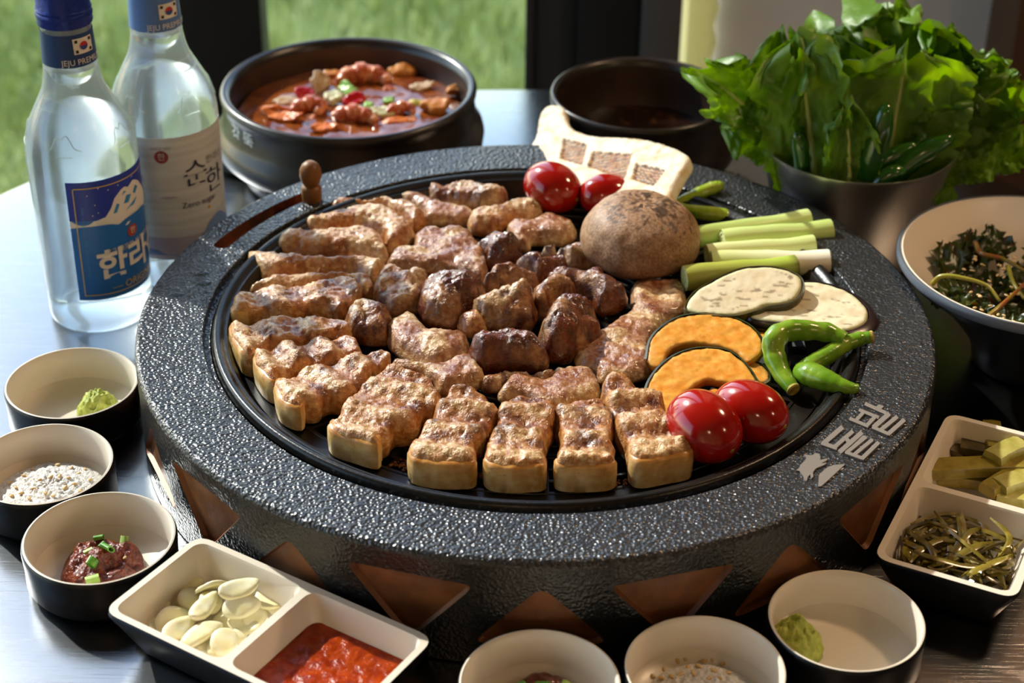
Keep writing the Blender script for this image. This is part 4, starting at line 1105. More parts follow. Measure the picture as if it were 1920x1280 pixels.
# branded king oyster mushroom slice leaning on the pan rim
def oyster():
    zb = H + .006; zt = H + .017
    a = W(1110, 372, zb); b = W(1060, 200, zt)
    n = Vector((-.05, -(zt - zb), b.y - a.y)).normalized()
    o = a.copy()
    ex = Vector((1, 0, 0)); ex = (ex - n * ex.dot(n)).normalized(); ey = n.cross(ex)
    pts = [(957, 345), (955, 315), (985, 282), (1003, 255), (1010, 218), (1022, 199), (1040, 195), (1056, 199), (1062, 222), (1075, 240), (1110, 252), (1150, 255), (1200, 258), (1250, 270), (1291, 291),
           (1277, 322), (1262, 350), (1247, 376), (1190, 370), (1150, 364), (1090, 356), (1040, 352), (990, 358), (965, 357)]
    w3 = [WP(x, y, o, n) for x, y in pts]
    P = np.array([((q - o).dot(ex), (q - o).dot(ey)) for q in w3])
    th = .009
    V, F, top, d = slab(P, th, .0014, .75, .003, .03, .0005, 150, 11)
    # three recessed brands
    br = []
    for quad in ([(1056, 258), (1101, 270), (1092, 310), (1049, 296)], [(1110, 282), (1185, 288), (1172, 335), (1102, 312)], [(1192, 305), (1250, 318), (1225, 348), (1184, 336)]):
        w_ = [WP(x, y, o, n) for x, y in quad]; br.append(ccw(np.array([((q - o).dot(ex), (q - o).dot(ey)) for q in w_])))
    cream = np.array(lin('#d8c9b0')[:3]); c2 = np.array(lin('#c2a274')[:3]); bn = np.array(lin('#a5622a')[:3]); dk = np.array(lin('#3a2013')[:3])
    n1 = fbm(V, 130, 3, 5)
    C = mix(cream[None], c2[None], np.clip(n1 * 1.3 + .2, 0, 1) * .8)
    for k, q in enumerate(br):
        ins = inside(q, V[:, :2]) & top; dd = bdist(q, V[:, :2])
        w_ = np.where(ins, np.clip(dd / .0012, 0, 1), 0)
        V[:, 2] -= w_ * .0016
        u = (V[:, 0] * (1 if k == 2 else .25) + V[:, 1]) * (1 if k != 2 else .9)
        st = .5 + .5 * np.sin(u * 2 * PI / .0031 + n1 * 2)
        C = np.where(ins[:, None], mix(mix(bn[None], c2[None], np.clip((st - .72) * 3.5, 0, .8)), dk[None], np.clip((.66 - st) * 3 + fbm(V, 400, 2, 3) * .8, 0, 1)), C)
        V[:, 2] += np.where(ins, (st - .5) * .0006, 0)
    org = np.array(o)
    Wv = np.array([o + ex * x + ey * y + n * (z - th) for x, y, z in V])
    M = mat('oyster mushroom flesh', '#ffffff', .55, 0, .4, attr='Col', bump=.25, bscale=300, bdist=.0008)
    ob = obj('mushroom_slice', Wv, F, M, None, tuple(org), 0, C)
    tag(ob, 'cream mushroom slice with three burnt brand marks leaning on the pan rim', 'mushroom')
oyster()

# spring onion stalks
M_leek = mat('spring onion', rough=.35, attr='Col', bump=.12, bscale=200, stretch=(1, 1, 1), spec=.5)
M_leekend = mat('spring onion core', '#dfe6b0', .5, color2='#c4d184', cscale=500)
def stalk(crop, a, b, r, label, ca, cb, z=0.0, dark=False):
    (ax, ay), (bx, by) = px(crop, [a, b])
    A = W(ax, ay, G + z + r); B = W(bx, by, G + z + r)
    A.z = B.z = G + z + r
    n = 26; path = [A.lerp(B, i / (n - 1)) + Vector((0, 0, .0006 * math.sin(i * .25))) for i in range(n)]
    v, f = tube(path, [r * (1 + .03 * math.sin(i * .6)) for i in range(n)], 20, False)
    v = np.array(v); tt = np.repeat(np.linspace(0, 1, n), 20)
    C = mix(np.array(lin(ca)[:3])[None], np.array(lin(cb)[:3])[None], tt + .1 * fbm(v, 60, 2, r * 1e4))
    if dark: C = mix(C, np.array(lin('#4d3a1a')[:3])[None], np.clip((tt - .93) * 14 + fbm(v, 200, 2) * .5 - .2, 0, .7))
    t = thing('spring_onion_stalk', label, 'spring onion', (A + B) / 2 - Vector((0, 0, r)), 'spring onion stalks on the grill')
    obj('stalk', v, f, M_leek, t, sharp=50, colors=C)
    for p, d in ((A, (A - B).normalized()), (B, (B - A).normalized())):
        Q = d.to_track_quat('Z', 'Y').to_matrix()
        cv, cf = lathe([(0, -.0008), (r * .35, -.0005), (r * .36, -.0002), (r * .62, -.0006), (r * .66, 0), (r * .9, -.0002), (r, 0)], (0, 0, 0), 20)
        obj('cut_end', np.array([Q @ Vector(q) for q in cv]) + np.array(p), cf, M_leekend, t)
    return t
stalk('E', (690, 440), (1355, 330), .0068, 'green spring onion stalk next to the wilted green peppers', '#a9bf63', '#c9d98c', z=.003)
stalk('E', (875, 455), (1480, 395), .0076, 'thick green spring onion stalk, second from the wilted peppers', '#c6d789', '#b7cc72', z=.004)
stalk('E', (790, 530), (1385, 475), .0066, 'yellowish spring onion stalk, third from the wilted peppers', '#d9dda0', '#c9d98c', z=.0045)
stalk('E', (815, 580), (1470, 570), .0080, 'spring onion stalk with a wide white end above the eggplant slices', '#ccd689', '#f0e8d6', z=.002)
stalk('E', (665, 660), (1285, 600), .0078, 'olive green spring onion stalk with a charred end lying along the eggplant', '#a2a348', '#a9c04a', z=.006, dark=True)

# eggplant slices
def eggplant(crop, pts, th, label, z0, nrm, flesh, dots, seed, o_px):
    q = px(crop, pts); n = Vector(nrm).normalized()
    o = W(*px(crop, [o_px])[0], z0)
    ex = Vector((1, 0, 0)); ex = (ex - n * ex.dot(n)).normalized(); ey = n.cross(ex)
    w3 = [WP(x, y, o, n) for x, y in q]
    P = np.array([((a - o).dot(ex), (a - o).dot(ey)) for a in w3])
    V, F, top, d = slab(P, th, .0016, .93, .0015, .05, .0004, 160, seed)
    n1 = 1.6 * fbm(V, 120, 3, seed); n2 = fbm(V * np.array((.55, 1.5, 1)), 260, 2, seed + 2)
    a = np.array(lin(flesh)[:3]); b = np.array(lin('#c9b48e')[:3]); s = np.array(lin('#6b5138')[:3]); gn = np.array(lin('#c3c690')[:3])
    C = mix(a[None], b[None], np.clip(n1 * 1.2 + .1, 0, 1) * .6)
    C = mix(C, gn[None], np.clip(1 - d / .003, 0, 1) * .6)
    C = mix(C, s[None], np.clip((n2 - dots) * 7, 0, 1) * .75 * (d > .003))
    Wv = np.array([o + ex * x + ey * y + n * (z - th) for x, y, z in V])
    t = thing('eggplant_slice', label, 'eggplant', tuple(o), 'eggplant slices on the grill')
    M = mat('eggplant flesh', '#ffffff', .5, 0, .45, attr='Col', bump=.3, bscale=420, bdist=.0007)
    obj('flesh', Wv, F, M, t, sharp=0, colors=C)
    # skin band round the edge
    R = ccw(closed_resample(P, .002)); m_ = len(R)
    nx = np.roll(R, -1, 0) - np.roll(R, 1, 0); nx = np.c_[nx[:, 1], -nx[:, 0]]; nx /= np.linalg.norm(nx, axis=1)[:, None]
    bk = th / .007 * (1.5 if th > .008 else 1)
    rows = [(.0007, -.0004), (.0016, .0004), (.0024 * bk, -th * .45), (.0020 * bk, -th * .8), (-.002, -th)]
    VV = []
    gain = 1 + (.6 * np.clip(nx[:, :1] - .2 * nx[:, 1:], 0, 1) if th > .008 else 0 * nx[:, :1])
    for off, zz in rows: VV += [o + ex * float(x) + ey * float(y) + n * (zz if off != .0016 else -.0002) for x, y in R + nx * (off * gain if off > .002 else off)]
    FF = [((k) * m_ + i, (k) * m_ + (i + 1) % m_, (k + 1) * m_ + (i + 1) % m_, (k + 1) * m_ + i)[::-1] for k in range(4) for i in range(m_)]
    Ms = mat('eggplant skin', '#1d1014' if th > .008 else '#4a4320', .25, 0, .6, color2='#2b1a20' if th > .008 else '#332a18', cscale=60)
    obj('skin', VV, FF, Ms, t, sharp=60)
eggplant('E', [(1030, 860), (1090, 800), (1200, 730), (1330, 680), (1450, 690), (1570, 730), (1660, 800), (1690, 860), (1660, 910), (1590, 940), (1500, 945), (1380, 930), (1200, 900), (1080, 885)], .0085, 'fresh pale eggplant slice with dark purple skin hanging over the pan rim', H + .0060, (.02, -.08, 1), '#ddd3b4', .46, 61, (1400, 820))
eggplant('E', [(680, 820), (720, 745), (800, 690), (900, 640), (1000, 605), (1120, 597), (1220, 610), (1300, 650), (1318, 700), (1290, 755), (1230, 790), (1120, 805), (1060, 830), (960, 855), (860, 858), (740, 850)], .0070, 'spotted grilled eggplant slice lying over the fresh slice', H + .0115, (-.06, -.20, 1), '#cfc0a0', .36, 62, (1000, 740))

# pumpkin slices
M_pump = mat('pumpkin flesh', '#ffffff', .45, 0, .45, attr='Col', bump=.3, bscale=350, bdist=.0008, color2='#f2dcb8', cscale=260, cpos=(.3, .65))
M_pskin = mat('pumpkin skin', '#1f2a18', .4, color2='#35401f', cscale=120)
def pumpkin(outer, inner, crop, label, z, th=.008, nrm=(0, -.12, 1)):
    po = [np.array(q) for q in spline(px(crop, outer), 26)]; pi_ = [np.array(q) for q in spline(px(crop, inner), 22)]
    n = Vector(nrm).normalized(); o = W(*po[13], G + z + th)
    ex = Vector((1, 0, 0)); ex = (ex - n * ex.dot(n)).normalized(); ey = n.cross(ex)
    loc2 = lambda q: (lambda a: ((a - o).dot(ex), (a - o).dot(ey)))(WP(q[0], q[1], o, n))
    O = np.array([loc2(q) for q in po]); I = np.array([loc2(q) for q in pi_])
    P = np.vstack([O, I])
    R = ccw(closed_resample(P, .0016, False))
    V, F, top, d = slab(R, th, .0016, .9, .002, .02, .0006, 170, int(z * 1e4) + len(label))
    do = bdist(np.vstack([O, O[::-1]]), V[:, :2])
    n1 = fbm(V, 150, 3, 3)
    a = np.array(lin('#d8922c')[:3]); b = np.array(lin('#dea848')[:3]); cc = np.array(lin('#e9c069')[:3]); dp = np.array(lin('#c46a12')[:3])
    C = mix(a[None], b[None], .5 + n1); C = mix(C, cc[None], np.clip(1 - do / .0022, 0, 1) * .7); C = mix(C, dp[None], (~top) * .6)
    t = thing('pumpkin_slice', label, 'pumpkin', tuple(o - n * th), 'pumpkin slices on the grill')
    Wv = lambda A: np.array([o + ex * float(x) + ey * float(y) + n * float(z_ - th) for x, y, z_ in A])
    obj('flesh', Wv(V), F, M_pump, t, sharp=0, colors=C)
    # rind along the outer arc
    m_ = len(O); nx = np.gradient(O, axis=0); nx = np.c_[nx[:, 1], -nx[:, 0]]; nx /= np.linalg.norm(nx, axis=1)[:, None]
    if (nx * (O - P.mean(0))).sum() < 0: nx = -nx
    rows = [(-.0002, th + .0003), (.0011, th * .97), (.0015, th * .5), (.0011, th * .05), (-.0002, 0)]
    A = np.vstack([np.c_[O + nx * off, np.full(m_, zz)] for off, zz in rows])
    FF = [(k * m_ + i, k * m_ + i + 1, (k + 1) * m_ + i + 1, (k + 1) * m_ + i) for k in range(4) for i in range(m_ - 1)]
    obj('rind', Wv(A), FF, M_pskin, t, sharp=60)
pumpkin([(800, 590), (850, 620), (885, 665), (895, 700)], [(870, 690), (800, 640), (740, 600), (600, 590), (480, 560), (370, 600)], 'F', 'pumpkin slice mostly hidden beneath the tomatoes', .0005, .006)
pumpkin([(600, 395), (690, 390), (760, 410), (805, 455), (812, 505), (780, 530)], [(740, 525), (700, 480), (640, 450)], 'F', 'pumpkin slice whose tip peeks out between the two big slices', .002, .006)
pumpkin([(640, 170), (750, 180), (810, 200), (830, 225), (800, 290)], [(760, 330), (700, 300), (620, 260)], 'F', 'pumpkin slice whose end shows beside the curled green pepper', .004, .007)
pumpkin([(190, 340), (215, 300), (280, 280), (360, 275)], [(420, 290), (350, 310), (280, 340), (210, 358)], 'F', 'pumpkin slice seen through the arch of the upper slice', .002, .006)
pumpkin([(40, 380), (60, 270), (120, 190), (230, 120), (340, 95), (460, 92), (580, 115), (690, 165), (760, 240), (782, 310)], [(765, 345), (690, 400), (620, 340), (520, 300), (420, 280), (310, 275), (215, 295), (170, 340), (155, 385), (115, 428), (70, 405)], 'F', 'upper arched pumpkin slice next to the spotted eggplant', .0125, .0058, (0, -.18, 1))
pumpkin([(25, 605), (60, 510), (130, 420), (220, 355), (330, 315), (440, 308), (550, 325), (640, 385), (715, 475), (755, 575)], [(735, 580), (640, 560), (560, 530), (470, 508), (400, 512), (320, 560), (255, 625), (220, 690), (190, 730), (130, 730), (70, 680)], 'F', 'lower arched pumpkin slice behind the two tomatoes', .0100, .0058, (0, -.16, 1))

# green peppers
M_pep = mat('green pepper skin', '#5f8718', .24, 0, .5, color2='#87a430', cscale=70, coat=.25, bump=.35, bscale=110, bdist=.0016)
M_pep2 = mat('wilted pepper skin', '#86a022', .25, 0, .55, color2='#a3ad3a', cscale=80, coat=.4, bump=.5, bscale=160, bdist=.0012)
M_pend = mat('pepper stem end', '#b7a64a', .6, color2='#8a6f2e', cscale=200)
def pepper(crop, pts, rad_, label, z, M, group, cut=True, zs=None):
    q = spline([np.array((*p, r)) for p, r in zip(px(crop, pts), rad_)], 40)
    path = []; R = []
    for i, (x, y, r) in enumerate(q):
        zz = G + (z if zs is None else float(np.interp(i / 39, np.linspace(0, 1, len(zs)), zs))) + max(r, .001)
        path.append(W(x, y, zz)); R.append(max(r, .0006))
    nrs = [r * (1 + .16 * noise.noise(Vector((i * .35, len(label), 0)))) for i, r in enumerate(R)]
    v, f = tube(path, nrs, 18, True, .93)
    mn = np.mean(np.array(path), 0)
    t = thing('green_pepper', label, 'pepper', (mn[0], mn[1], min(p.z for p in path) - max(R)), group)
    obj('pod', v, f, M, t, sharp=60)
    if cut:
        d = (path[0] - path[1]).normalized(); Q = d.to_track_quat('Z', 'Y').to_matrix(); r = R[0]
        cv, cf = lathe([(0, .0004), (r * .5, .0003), (r * .8, .0008), (r * 1.02, .0001), (r * 1.02, -.0012)], (0, 0, 0), 16)
        obj('stem_end', np.array([Q @ Vector(a) for a in cv]) + np.array(path[0]), cf, M_pend, t)
    return t
gp = 'fresh green peppers on the grill'
pepper('F', [(970, 575), (900, 480), (850, 360), (850, 260), (930, 205), (1060, 200), (1190, 215), (1290, 260)], [.0041, .0055, .0064, .0068, .0064, .0058, .0054, .0045], 'curled green pepper bent into an arch beside the pumpkin', .001, M_pep, gp, True, [.001, .002, .007, .014, .017, .017, .016, .015])
pepper('F', [(1468, 240), (1380, 255), (1280, 295), (1170, 365), (1060, 425), (1000, 450)], [.0036, .0044, .0050, .0054, .0052, .004], 'straight green pepper with a pale cut stem reaching over the pan rim', .003, M_pep, gp, True, [.016, .012, .007, .004])
pepper('F', [(995, 450), (1040, 465), (1110, 490), (1200, 525), (1290, 555), (1350, 565), (1382, 560)], [.0030, .0068, .0074, .0062, .0045, .0032, .0022], 'short pointed green pepper lying on the rim beside the lettering', .005, M_pep, gp, False, [.003, .005, .009, .012])
wp = 'wilted green peppers on the grill'
pepper('K', [(60, 1010), (250, 930), (420, 860), (580, 795), (700, 755), (800, 745)], [.0020, .0036, .0044, .0046, .0044, .003], 'wilted green pepper pointing up at the pan rim', .004, M_pep2, wp, False, [.004, .008, .012])
pepper('K', [(-60, 1000), (100, 1040), (300, 1090), (500, 1120), (700, 1140), (880, 1165), (980, 1180)], [.002, .0036, .0046, .005, .005, .0044, .0028], 'wilted green pepper lying flat between the mushroom and the stalks', .003, M_pep2, wp, False)
# ================================================================== lettuce and chillies in the cup
M_leaf = bpy.data.materials.new('lettuce leaf'); M_leaf.use_nodes = True
def leaf_mat(M, rough=.42):
    nt = M.node_tree; b = nt.nodes['Principled BSDF']; o = nt.nodes['Material Output']; L = nt.links.new
    at = nt.nodes.new('ShaderNodeAttribute'); at.attribute_name = 'Col'
    L(at.outputs['Color'], b.inputs['Base Color']); b.inputs['Roughness'].default_value = rough
    tr = nt.nodes.new('ShaderNodeBsdfTranslucent')
    mx = nt.nodes.new('ShaderNodeMixShader'); mx.inputs[0].default_value = .42
    hs = nt.nodes.new('ShaderNodeHueSaturation'); hs.inputs['Saturation'].default_value = 1.15; hs.inputs['Value'].default_value = 1.35; hs.inputs['Hue'].default_value = .485
    L(at.outputs['Color'], hs.inputs['Color']); L(hs.outputs[0], tr.inputs[0])
    tc = nt.nodes.new('ShaderNodeTexCoord'); nz = nt.nodes.new('ShaderNodeTexNoise'); nz.inputs['Scale'].default_value = 110; nz.inputs['Detail'].default_value = 2
    L(tc.outputs['Object'], nz.inputs['Vector'])
    bp = nt.nodes.new('ShaderNodeBump'); bp.inputs['Strength'].default_value = .5; bp.inputs['Distance'].default_value = .002; L(nz.outputs['Fac'], bp.inputs['Height']); L(bp.outputs[0], b.inputs['Normal']); L(bp.outputs[0], tr.inputs['Normal'])
    L(b.outputs[0], mx.inputs[1]); L(tr.outputs[0], mx.inputs[2]); L(mx.outputs[0], o.inputs[0])
leaf_mat(M_leaf)
M_rib = mat('lettuce rib', '#b9c77a', .45)
def lettuce(label, base, tip, width, face, curl=.012, ruf=.006, seed=0, tone=0.0, fold=.25):
    """a ruffled leaf from base to tip (world), broad side turned to 'face'"""
    base = Vector(base); tip = Vector(tip); ax = tip - base; Ln = ax.length; ax.normalize()
    n = Vector(face); n = (n - ax * n.dot(ax)).normalized(); s = ax.cross(n)
    nu, nv = 52, 41; V = []; C = []
    dk = np.array(lin('#44701a')[:3]); lt = np.array(lin('#7ba334')[:3]); pl = np.array(lin('#b6c66a')[:3])
    for i in range(nu):
        u = i / (nu - 1)
        wdt = width * (.16 + .84 * math.sin(min(1, u * 1.02) ** .75 * PI * .62) ** .9) * (1 if u < .86 else math.sqrt(max(0, 1 - ((u - .86) / .145) ** 2)) * .9 + .1)
        for j in range(nv):
            v = (j / (nv - 1)) * 2 - 1; e = abs(v)
            rr = 1.5 * ruf * (e ** 2.2) * (.35 + .65 * u) + (ruf * 1.3 * max(0, u - .78) / .22)
            ph = noise.noise(Vector((u * 6.5 + seed, v * 1.8, seed * .7)))
            ph2 = noise.noise(Vector((u * 15 + seed * 2, v * 4, seed)))
            h = rr * (ph * 3.0 + ph2 * 1.4) - curl * (u ** 2.2) * 1.0 + fold * wdt * e ** 1.4 + .0024 * noise.noise(Vector((u * 17, v * 9, seed))) + .0012 * noise.noise(Vector((u * 36, v * 18, seed)))
            edge = 1 + (.10 * noise.noise(Vector((u * 16, v * 2 + seed, 3))) + .10 * noise.noise(Vector((u * 34, v + seed, 5)))) * e
            p = base + ax * (u * Ln * (1 + .10 * u * noise.noise(Vector((v * 3.5, seed, 1))) + .05 * u * noise.noise(Vector((v * 9, seed, 2))))) + s * (v * wdt * edge * .9) + n * h
            V.append(p)
            k = .5 + .9 * noise.noise(Vector((u * 4 + seed, v * 3, 2))) + tone
            c = dk * (1 - k) + lt * k; rb = max(0, 1 - e / (.13 * (1.1 - u))) if u < .95 else 0
            vein = max(0, 1 - abs(((e * 1.0 + u * 2.2) * 3.2) % 1 - .5) * 9) * .28 * (u < .93)
            c = c * (1 - rb * .7 - vein * .6) + pl * (rb * .7 + vein * .6)
            C.append(np.clip(c, 0.005, 1))
    F = [(i * nv + j, i * nv + j + 1, (i + 1) * nv + j + 1, (i + 1) * nv + j) for i in range(nu - 1) for j in range(nv - 1)]
    o = obj('lettuce_leaf', np.array([tuple(p) for p in V]), F, M_leaf, None, tuple(base), 0, np.array(C))
    rib = tube([V[i * nv + nv // 2] - n * .0004 for i in range(0, nu - 6, 2)], [.0028 * (1 - i / (nu)) + .0005 for i in range(0, nu - 6, 2)], 8)
    obj('midrib', *rib, M_rib, o)
    return tag(o, label, 'lettuce', 'lettuce leaves in the steel cup')
cx, cy = CUc
def cb(dx, dy, z=.03): return (cx + dx, cy + dy, z)
def tp(px_, py_, dy): return WY(px_, py_, cy + dy)
FR = (0, -1, .35)
lettuce('tall lettuce leaf with a curled tip at the very top of the bunch', cb(.01, .03), tp(1685, 25, .035), .042, (.1, -1, .2), .006, .010, 1)
lettuce('lettuce leaf with a folded bright edge behind the tallest leaf', cb(.0, .035), tp(1735, 30, .045), .034, (.3, -1, .1), .0, .010, 2, .1)
lettuce('lettuce leaf rising behind the two broad front leaves', cb(-.012, .03), tp(1590, 45, .035), .036, (-.1, -1, .2), .004, .009, 3)
lettuce('broad lettuce leaf with ruffled top leaning towards the small pot', cb(-.02, .012), tp(1470, 70, .012), .036, (-.3, -1, .3), .004, .008, 4, .05)
lettuce('lettuce leaf reaching out over the small pot rim', cb(-.040, .004, .078), tp(1318, 130, -.006), .024, (-.1, -1, .8), .006, .007, 5, .12)
lettuce('drooping lettuce leaf below the one reaching over the small pot', cb(-.040, .0, .072), tp(1375, 215, -.006), .022, (-.4, -.9, .2), .004, .005, 6, -.1)
lettuce('big bright yellow green lettuce leaf in front with a pale straight rib', cb(-.022, -.028), tp(1500, 100, -.02), .036, (-.35, -1, .25), .002, .005, 7, .35)
lettuce('dark lettuce leaf between the two broad front leaves', cb(-.008, -.018), tp(1560, 85, -.01), .034, (.1, -1, .3), .004, .006, 8, -.25)
lettuce('widest lettuce leaf in front with bright veins', cb(.012, -.028), tp(1705, 95, -.018), .052, (.12, -1, .25), .004, .005, 9, .1, .16)
lettuce('small lettuce leaf stub between the front chillies', cb(-.006, -.044), tp(1592, 215, -.05), .020, (0, -1, .3), .002, .005, 10, .05)
lettuce('round dark lettuce leaf beside the long lying chilli', cb(.03, -.018), tp(1815, 185, -.01), .034, (.45, -.8, .3), .006, .006, 11, -.1)
lettuce('lettuce leaf with a rolled side standing over the far edge of the cup', cb(.03, .01), tp(1785, 70, .015), .034, (.4, -.9, .2), .002, .007, 12, -.15)
lettuce('frilly lettuce leaf spreading towards the salad bowl', cb(.036, .004, .066), tp(1905, 140, .004), .030, (.1, -.9, .6), .004, .009, 13, .05)
lettuce('pale drooping lettuce leaf hanging above the salad bowl', cb(.040, -.006, .070), tp(1912, 235, -.006), .030, (.1, -1, .5), .006, .008, 14, .2)
lettuce('half hidden lettuce leaf at the back towards the wooden board', cb(.025, .03), tp(1850, 110, .035), .034, (.2, -1, .2), .0, .008, 15, -.05)
M_chil = mat('green chilli skin', '#1f4a14', .16, 0, .6, color2='#2b5c1a', cscale=40, coat=.5)
def chilli(label, a, b, r, da, db):
    A = WY(*a, cy + da); B = WY(*b, cy + db)
    q = [A.lerp(B, t) + Vector((0, 0, .004 * math.sin(t * PI))) for t in np.linspace(0, 1, 14)]
    rr = [r * min(1, .8 + t) * (1 - max(0, t - .55) ** 1.6 * 2.4) if t < .97 else r * .2 for t in np.linspace(0, 1, 14)]
    tag(obj('green_chilli', *tube(q, [max(x, r * .18) for x in rr], 14), M_chil, sharp=0), label, 'chilli', 'green chillies in the steel cup')
chilli('thick dark green chilli standing upright in the cup', (1625, 335), (1665, 195), .0085, -.046, -.048)
chilli('long glossy green chilli lying towards the salad bowl', (1660, 345), (1790, 255), .0070, -.044, -.040)
chilli('short light green chilli at the cup rim', (1640, 350), (1700, 322), .0055, -.052, -.050)
chilli('thin green chilli against the bright yellow green leaf', (1505, 330), (1493, 248), .0055, -.040, -.044)
chilli('slim green chilli tip between the long chilli and the widest leaf', (1690, 330), (1735, 253), .0045, -.030, -.034)
chilli('green chilli lying beneath the long glossy one', (1610, 345), (1720, 270), .0055, -.040, -.036)

# ================================================================== the stew
M_broth = mat('red stew broth', '#6a3014', .12, 0, .6, color2='#8a4a1c', cscale=60, bump=.2, bscale=90, bdist=.0015, coat=.4)
SZ = .049
def mound(c, R, h, n=40, rings=14, amp=.001, scale=120, seed=0, zb=0.0, flat=.0):
    V = [(c[0], c[1], zb + h)]; F = []
    for i in range(1, rings + 1):
        t = i / rings
        for k in range(n):
            a = 2 * PI * k / n; r = R * t * (1 + .06 * noise.noise(Vector((math.cos(a) * 2 + seed, math.sin(a) * 2, seed))))
            x = c[0] + r * math.cos(a); y = c[1] + r * math.sin(a)
            z = zb + h * (max(0, 1 - t * t)) ** (.6 - .0 * flat) + amp * (1 - t ** 6) * noise.fractal(Vector((x * scale, y * scale, seed)), 1, 2, 4)
            V.append((x, y, z))
    for k in range(n): F.append((0, 1 + k, 1 + (k + 1) % n))
    for i in range(rings - 1):
        a = 1 + i * n
        for k in range(n): F.append((a + k, a + n + k, a + n + (k + 1) % n, a + (k + 1) % n))
    F.append(tuple(1 + (rings - 1) * n + k for k in range(n))[::-1])
    return V, F
tag(obj('stew_broth', *mound(P1c, R1 * .885, .003, 80, 30, .0012, 90, 3, SZ), M_broth), 'glossy red brown stew broth in the wide earthenware pot', 'stew')
def sp_(px_, py_, dz=.0): return W(px_, py_, SZ + .003 + dz)
M_shrimp = mat('cooked shrimp', '#b4532a', .3, 0, .5, color2='#d98a58', cscale=120, cpos=(.45, .6), bump=.4, bscale=300, coat=.3)
def shrimp(label, c, r, a0, a1, th, rz, flat=.6):
    P = sp_(*c); path = []; R = []
    n = 30
    for i in range(n):
        t = i / (n - 1); a = a0 + (a1 - a0) * t
        q = Vector((math.cos(a) * r, math.sin(a) * r * flat, .001 + .003 * math.sin(t * PI)))
        q.rotate(Matrix.Rotation(rz, 3, 'Z')); path.append(P + q)
        R.append(th * (.45 + .65 * math.sin(PI * min(1, t * .9 + .12))) * (1 + .10 * (1 if int(t * 8) % 2 else -1)))
    t_ = thing('shrimp', label, 'shrimp', tuple(P), 'shrimps in the stew')
    obj('body', *tube(path, R, 12), M_shrimp, t_, sharp=40)
    e = path[-1]; d = (path[-1] - path[-2]).normalized(); s = d.cross(Vector((0, 0, 1)))
    for k in (-1, 0, 1):
        obj('tail_fin', *tube([e, e + d * .005 + s * k * .003, e + d * .009 + s * k * .006], [.0012, .002, .0005], 8, squash=.4), M_shrimp, t_)
    for k in range(4):
        q = path[6 + 5 * k]; inw = (P - q).normalized()
        obj('leg', *tube([q, q + inw * .005 + Vector((0, 0, .001)), q + inw * .008 - Vector((0, 0, .001))], .0005, 5), M_shrimp, t_)
shrimp('large curled shrimp at the back of the stew', (683, 160), .018, rad(170), rad(10), .0075, 0, .7)
shrimp('orange shrimp curled beside the carrot slices', (575, 212), .010, rad(160), rad(-60), .006, rad(20))
shrimp('shrimp with ribbed shell at the near rim of the stew pot', (660, 232), .018, rad(150), rad(20), .0062, rad(-10), .5)
shrimp('small shrimp lying under the red chilli slice', (745, 218), .012, rad(120), rad(-30), .004, rad(30))
def piece(name, label, cat, c, rx, ry, th, rz, M, grp, tilt=(0, 0), seed=0, e=.7, dz=0.0, P=None):
    P = P or sp_(*c, dz * .8 - .0008)
    ang = np.linspace(0, 2 * PI, 14, endpoint=False)
    pts = [(math.cos(a) * rx * (1 + .38 * noise.noise(Vector((math.cos(a) * 1.6, math.sin(a) * 1.6, seed * 1.7)))), math.sin(a) * ry * (1 + .38 * noise.noise(Vector((math.cos(a) * 1.6 + 4, math.sin(a) * 1.6, seed * 1.7))))) for a in ang]
    V, F, top, d = slab(pts, th * .75, max(.0010, min(rx, ry) / 6), e, min(rx, ry) * .3, .03, .0011, 170, seed)
    V[:, 2] += 18 * V[:, 0] ** 2 * (1 if seed % 2 else -1)
    R = Matrix.Rotation(rz, 3, 'Z') @ Matrix.Rotation(tilt[0], 3, 'X') @ Matrix.Rotation(tilt[1], 3, 'Y')
    V = np.array([R @ Vector(v) for v in V]) + np.array(P)
    return tag(obj(name, V, F, M, None, tuple(P), 0), label, cat, grp)
M_carrot = mat('carrot', '#d9772a', .35, color2='#c4621c', cscale=80); M_onion = mat('cooked onion', '#cdb492', .3, 0, .5, color2='#b08a66', cscale=90)
M_redch = mat('red chilli', '#b5151a', .2, coat=.4); M_grn = mat('green scallion', '#6f9c2e', .35, color2='#8fb44a', cscale=200); M_wht = mat('scallion white', '#d9d6b4', .4, color2='#c2c48e', cscale=150)
M_tofu = mat('stew potato', '#c98338', .35, color2='#b06a26', cscale=90); M_zuc = mat('zucchini', '#b9a84a', .35, color2='#8f9440', cscale=80)
sg = 'vegetables floating in the stew'
piece('carrot_slice', 'long orange carrot slice near the pot lettering', 'carrot', (530, 222), .016, .006, .004, rad(-18), M_carrot, sg, (.3, .0), 1)
piece('carrot_slice', 'orange carrot slice leaning on the shrimp', 'carrot', (515, 205), .012, .007, .004, rad(25), M_carrot, sg, (-.4, .2), 2, dz=.002)
piece('onion_wedge', 'translucent onion wedge standing in the stew', 'onion', (597, 158), .010, .009, .003, rad(60), M_onion, sg, (1.0, 0), 3, dz=.004)
piece('onion_wedge', 'brown stained onion slice near the shrimp and carrot', 'onion', (545, 190), .012, .006, .003, rad(20), M_onion, sg, (.2, .2), 4)
piece('chilli_ring', 'round red chilli slice beside the onion wedge', 'chilli', (567, 177), .0075, .0055, .004, rad(20), M_redch, sg, (.5, .2), 5, dz=.003)
piece('chilli_ring', 'slanted bright red chilli slice in the middle of the stew', 'chilli', (664, 189), .010, .0058, .005, rad(28), M_redch, sg, (.5, -.2), 6, dz=.005)
piece('scallion_ring', 'white scallion ring beside the slanted chilli slice', 'scallion', (625, 187), .0068, .006, .007, rad(10), M_wht, sg, (.3, 0), 7, dz=.003)
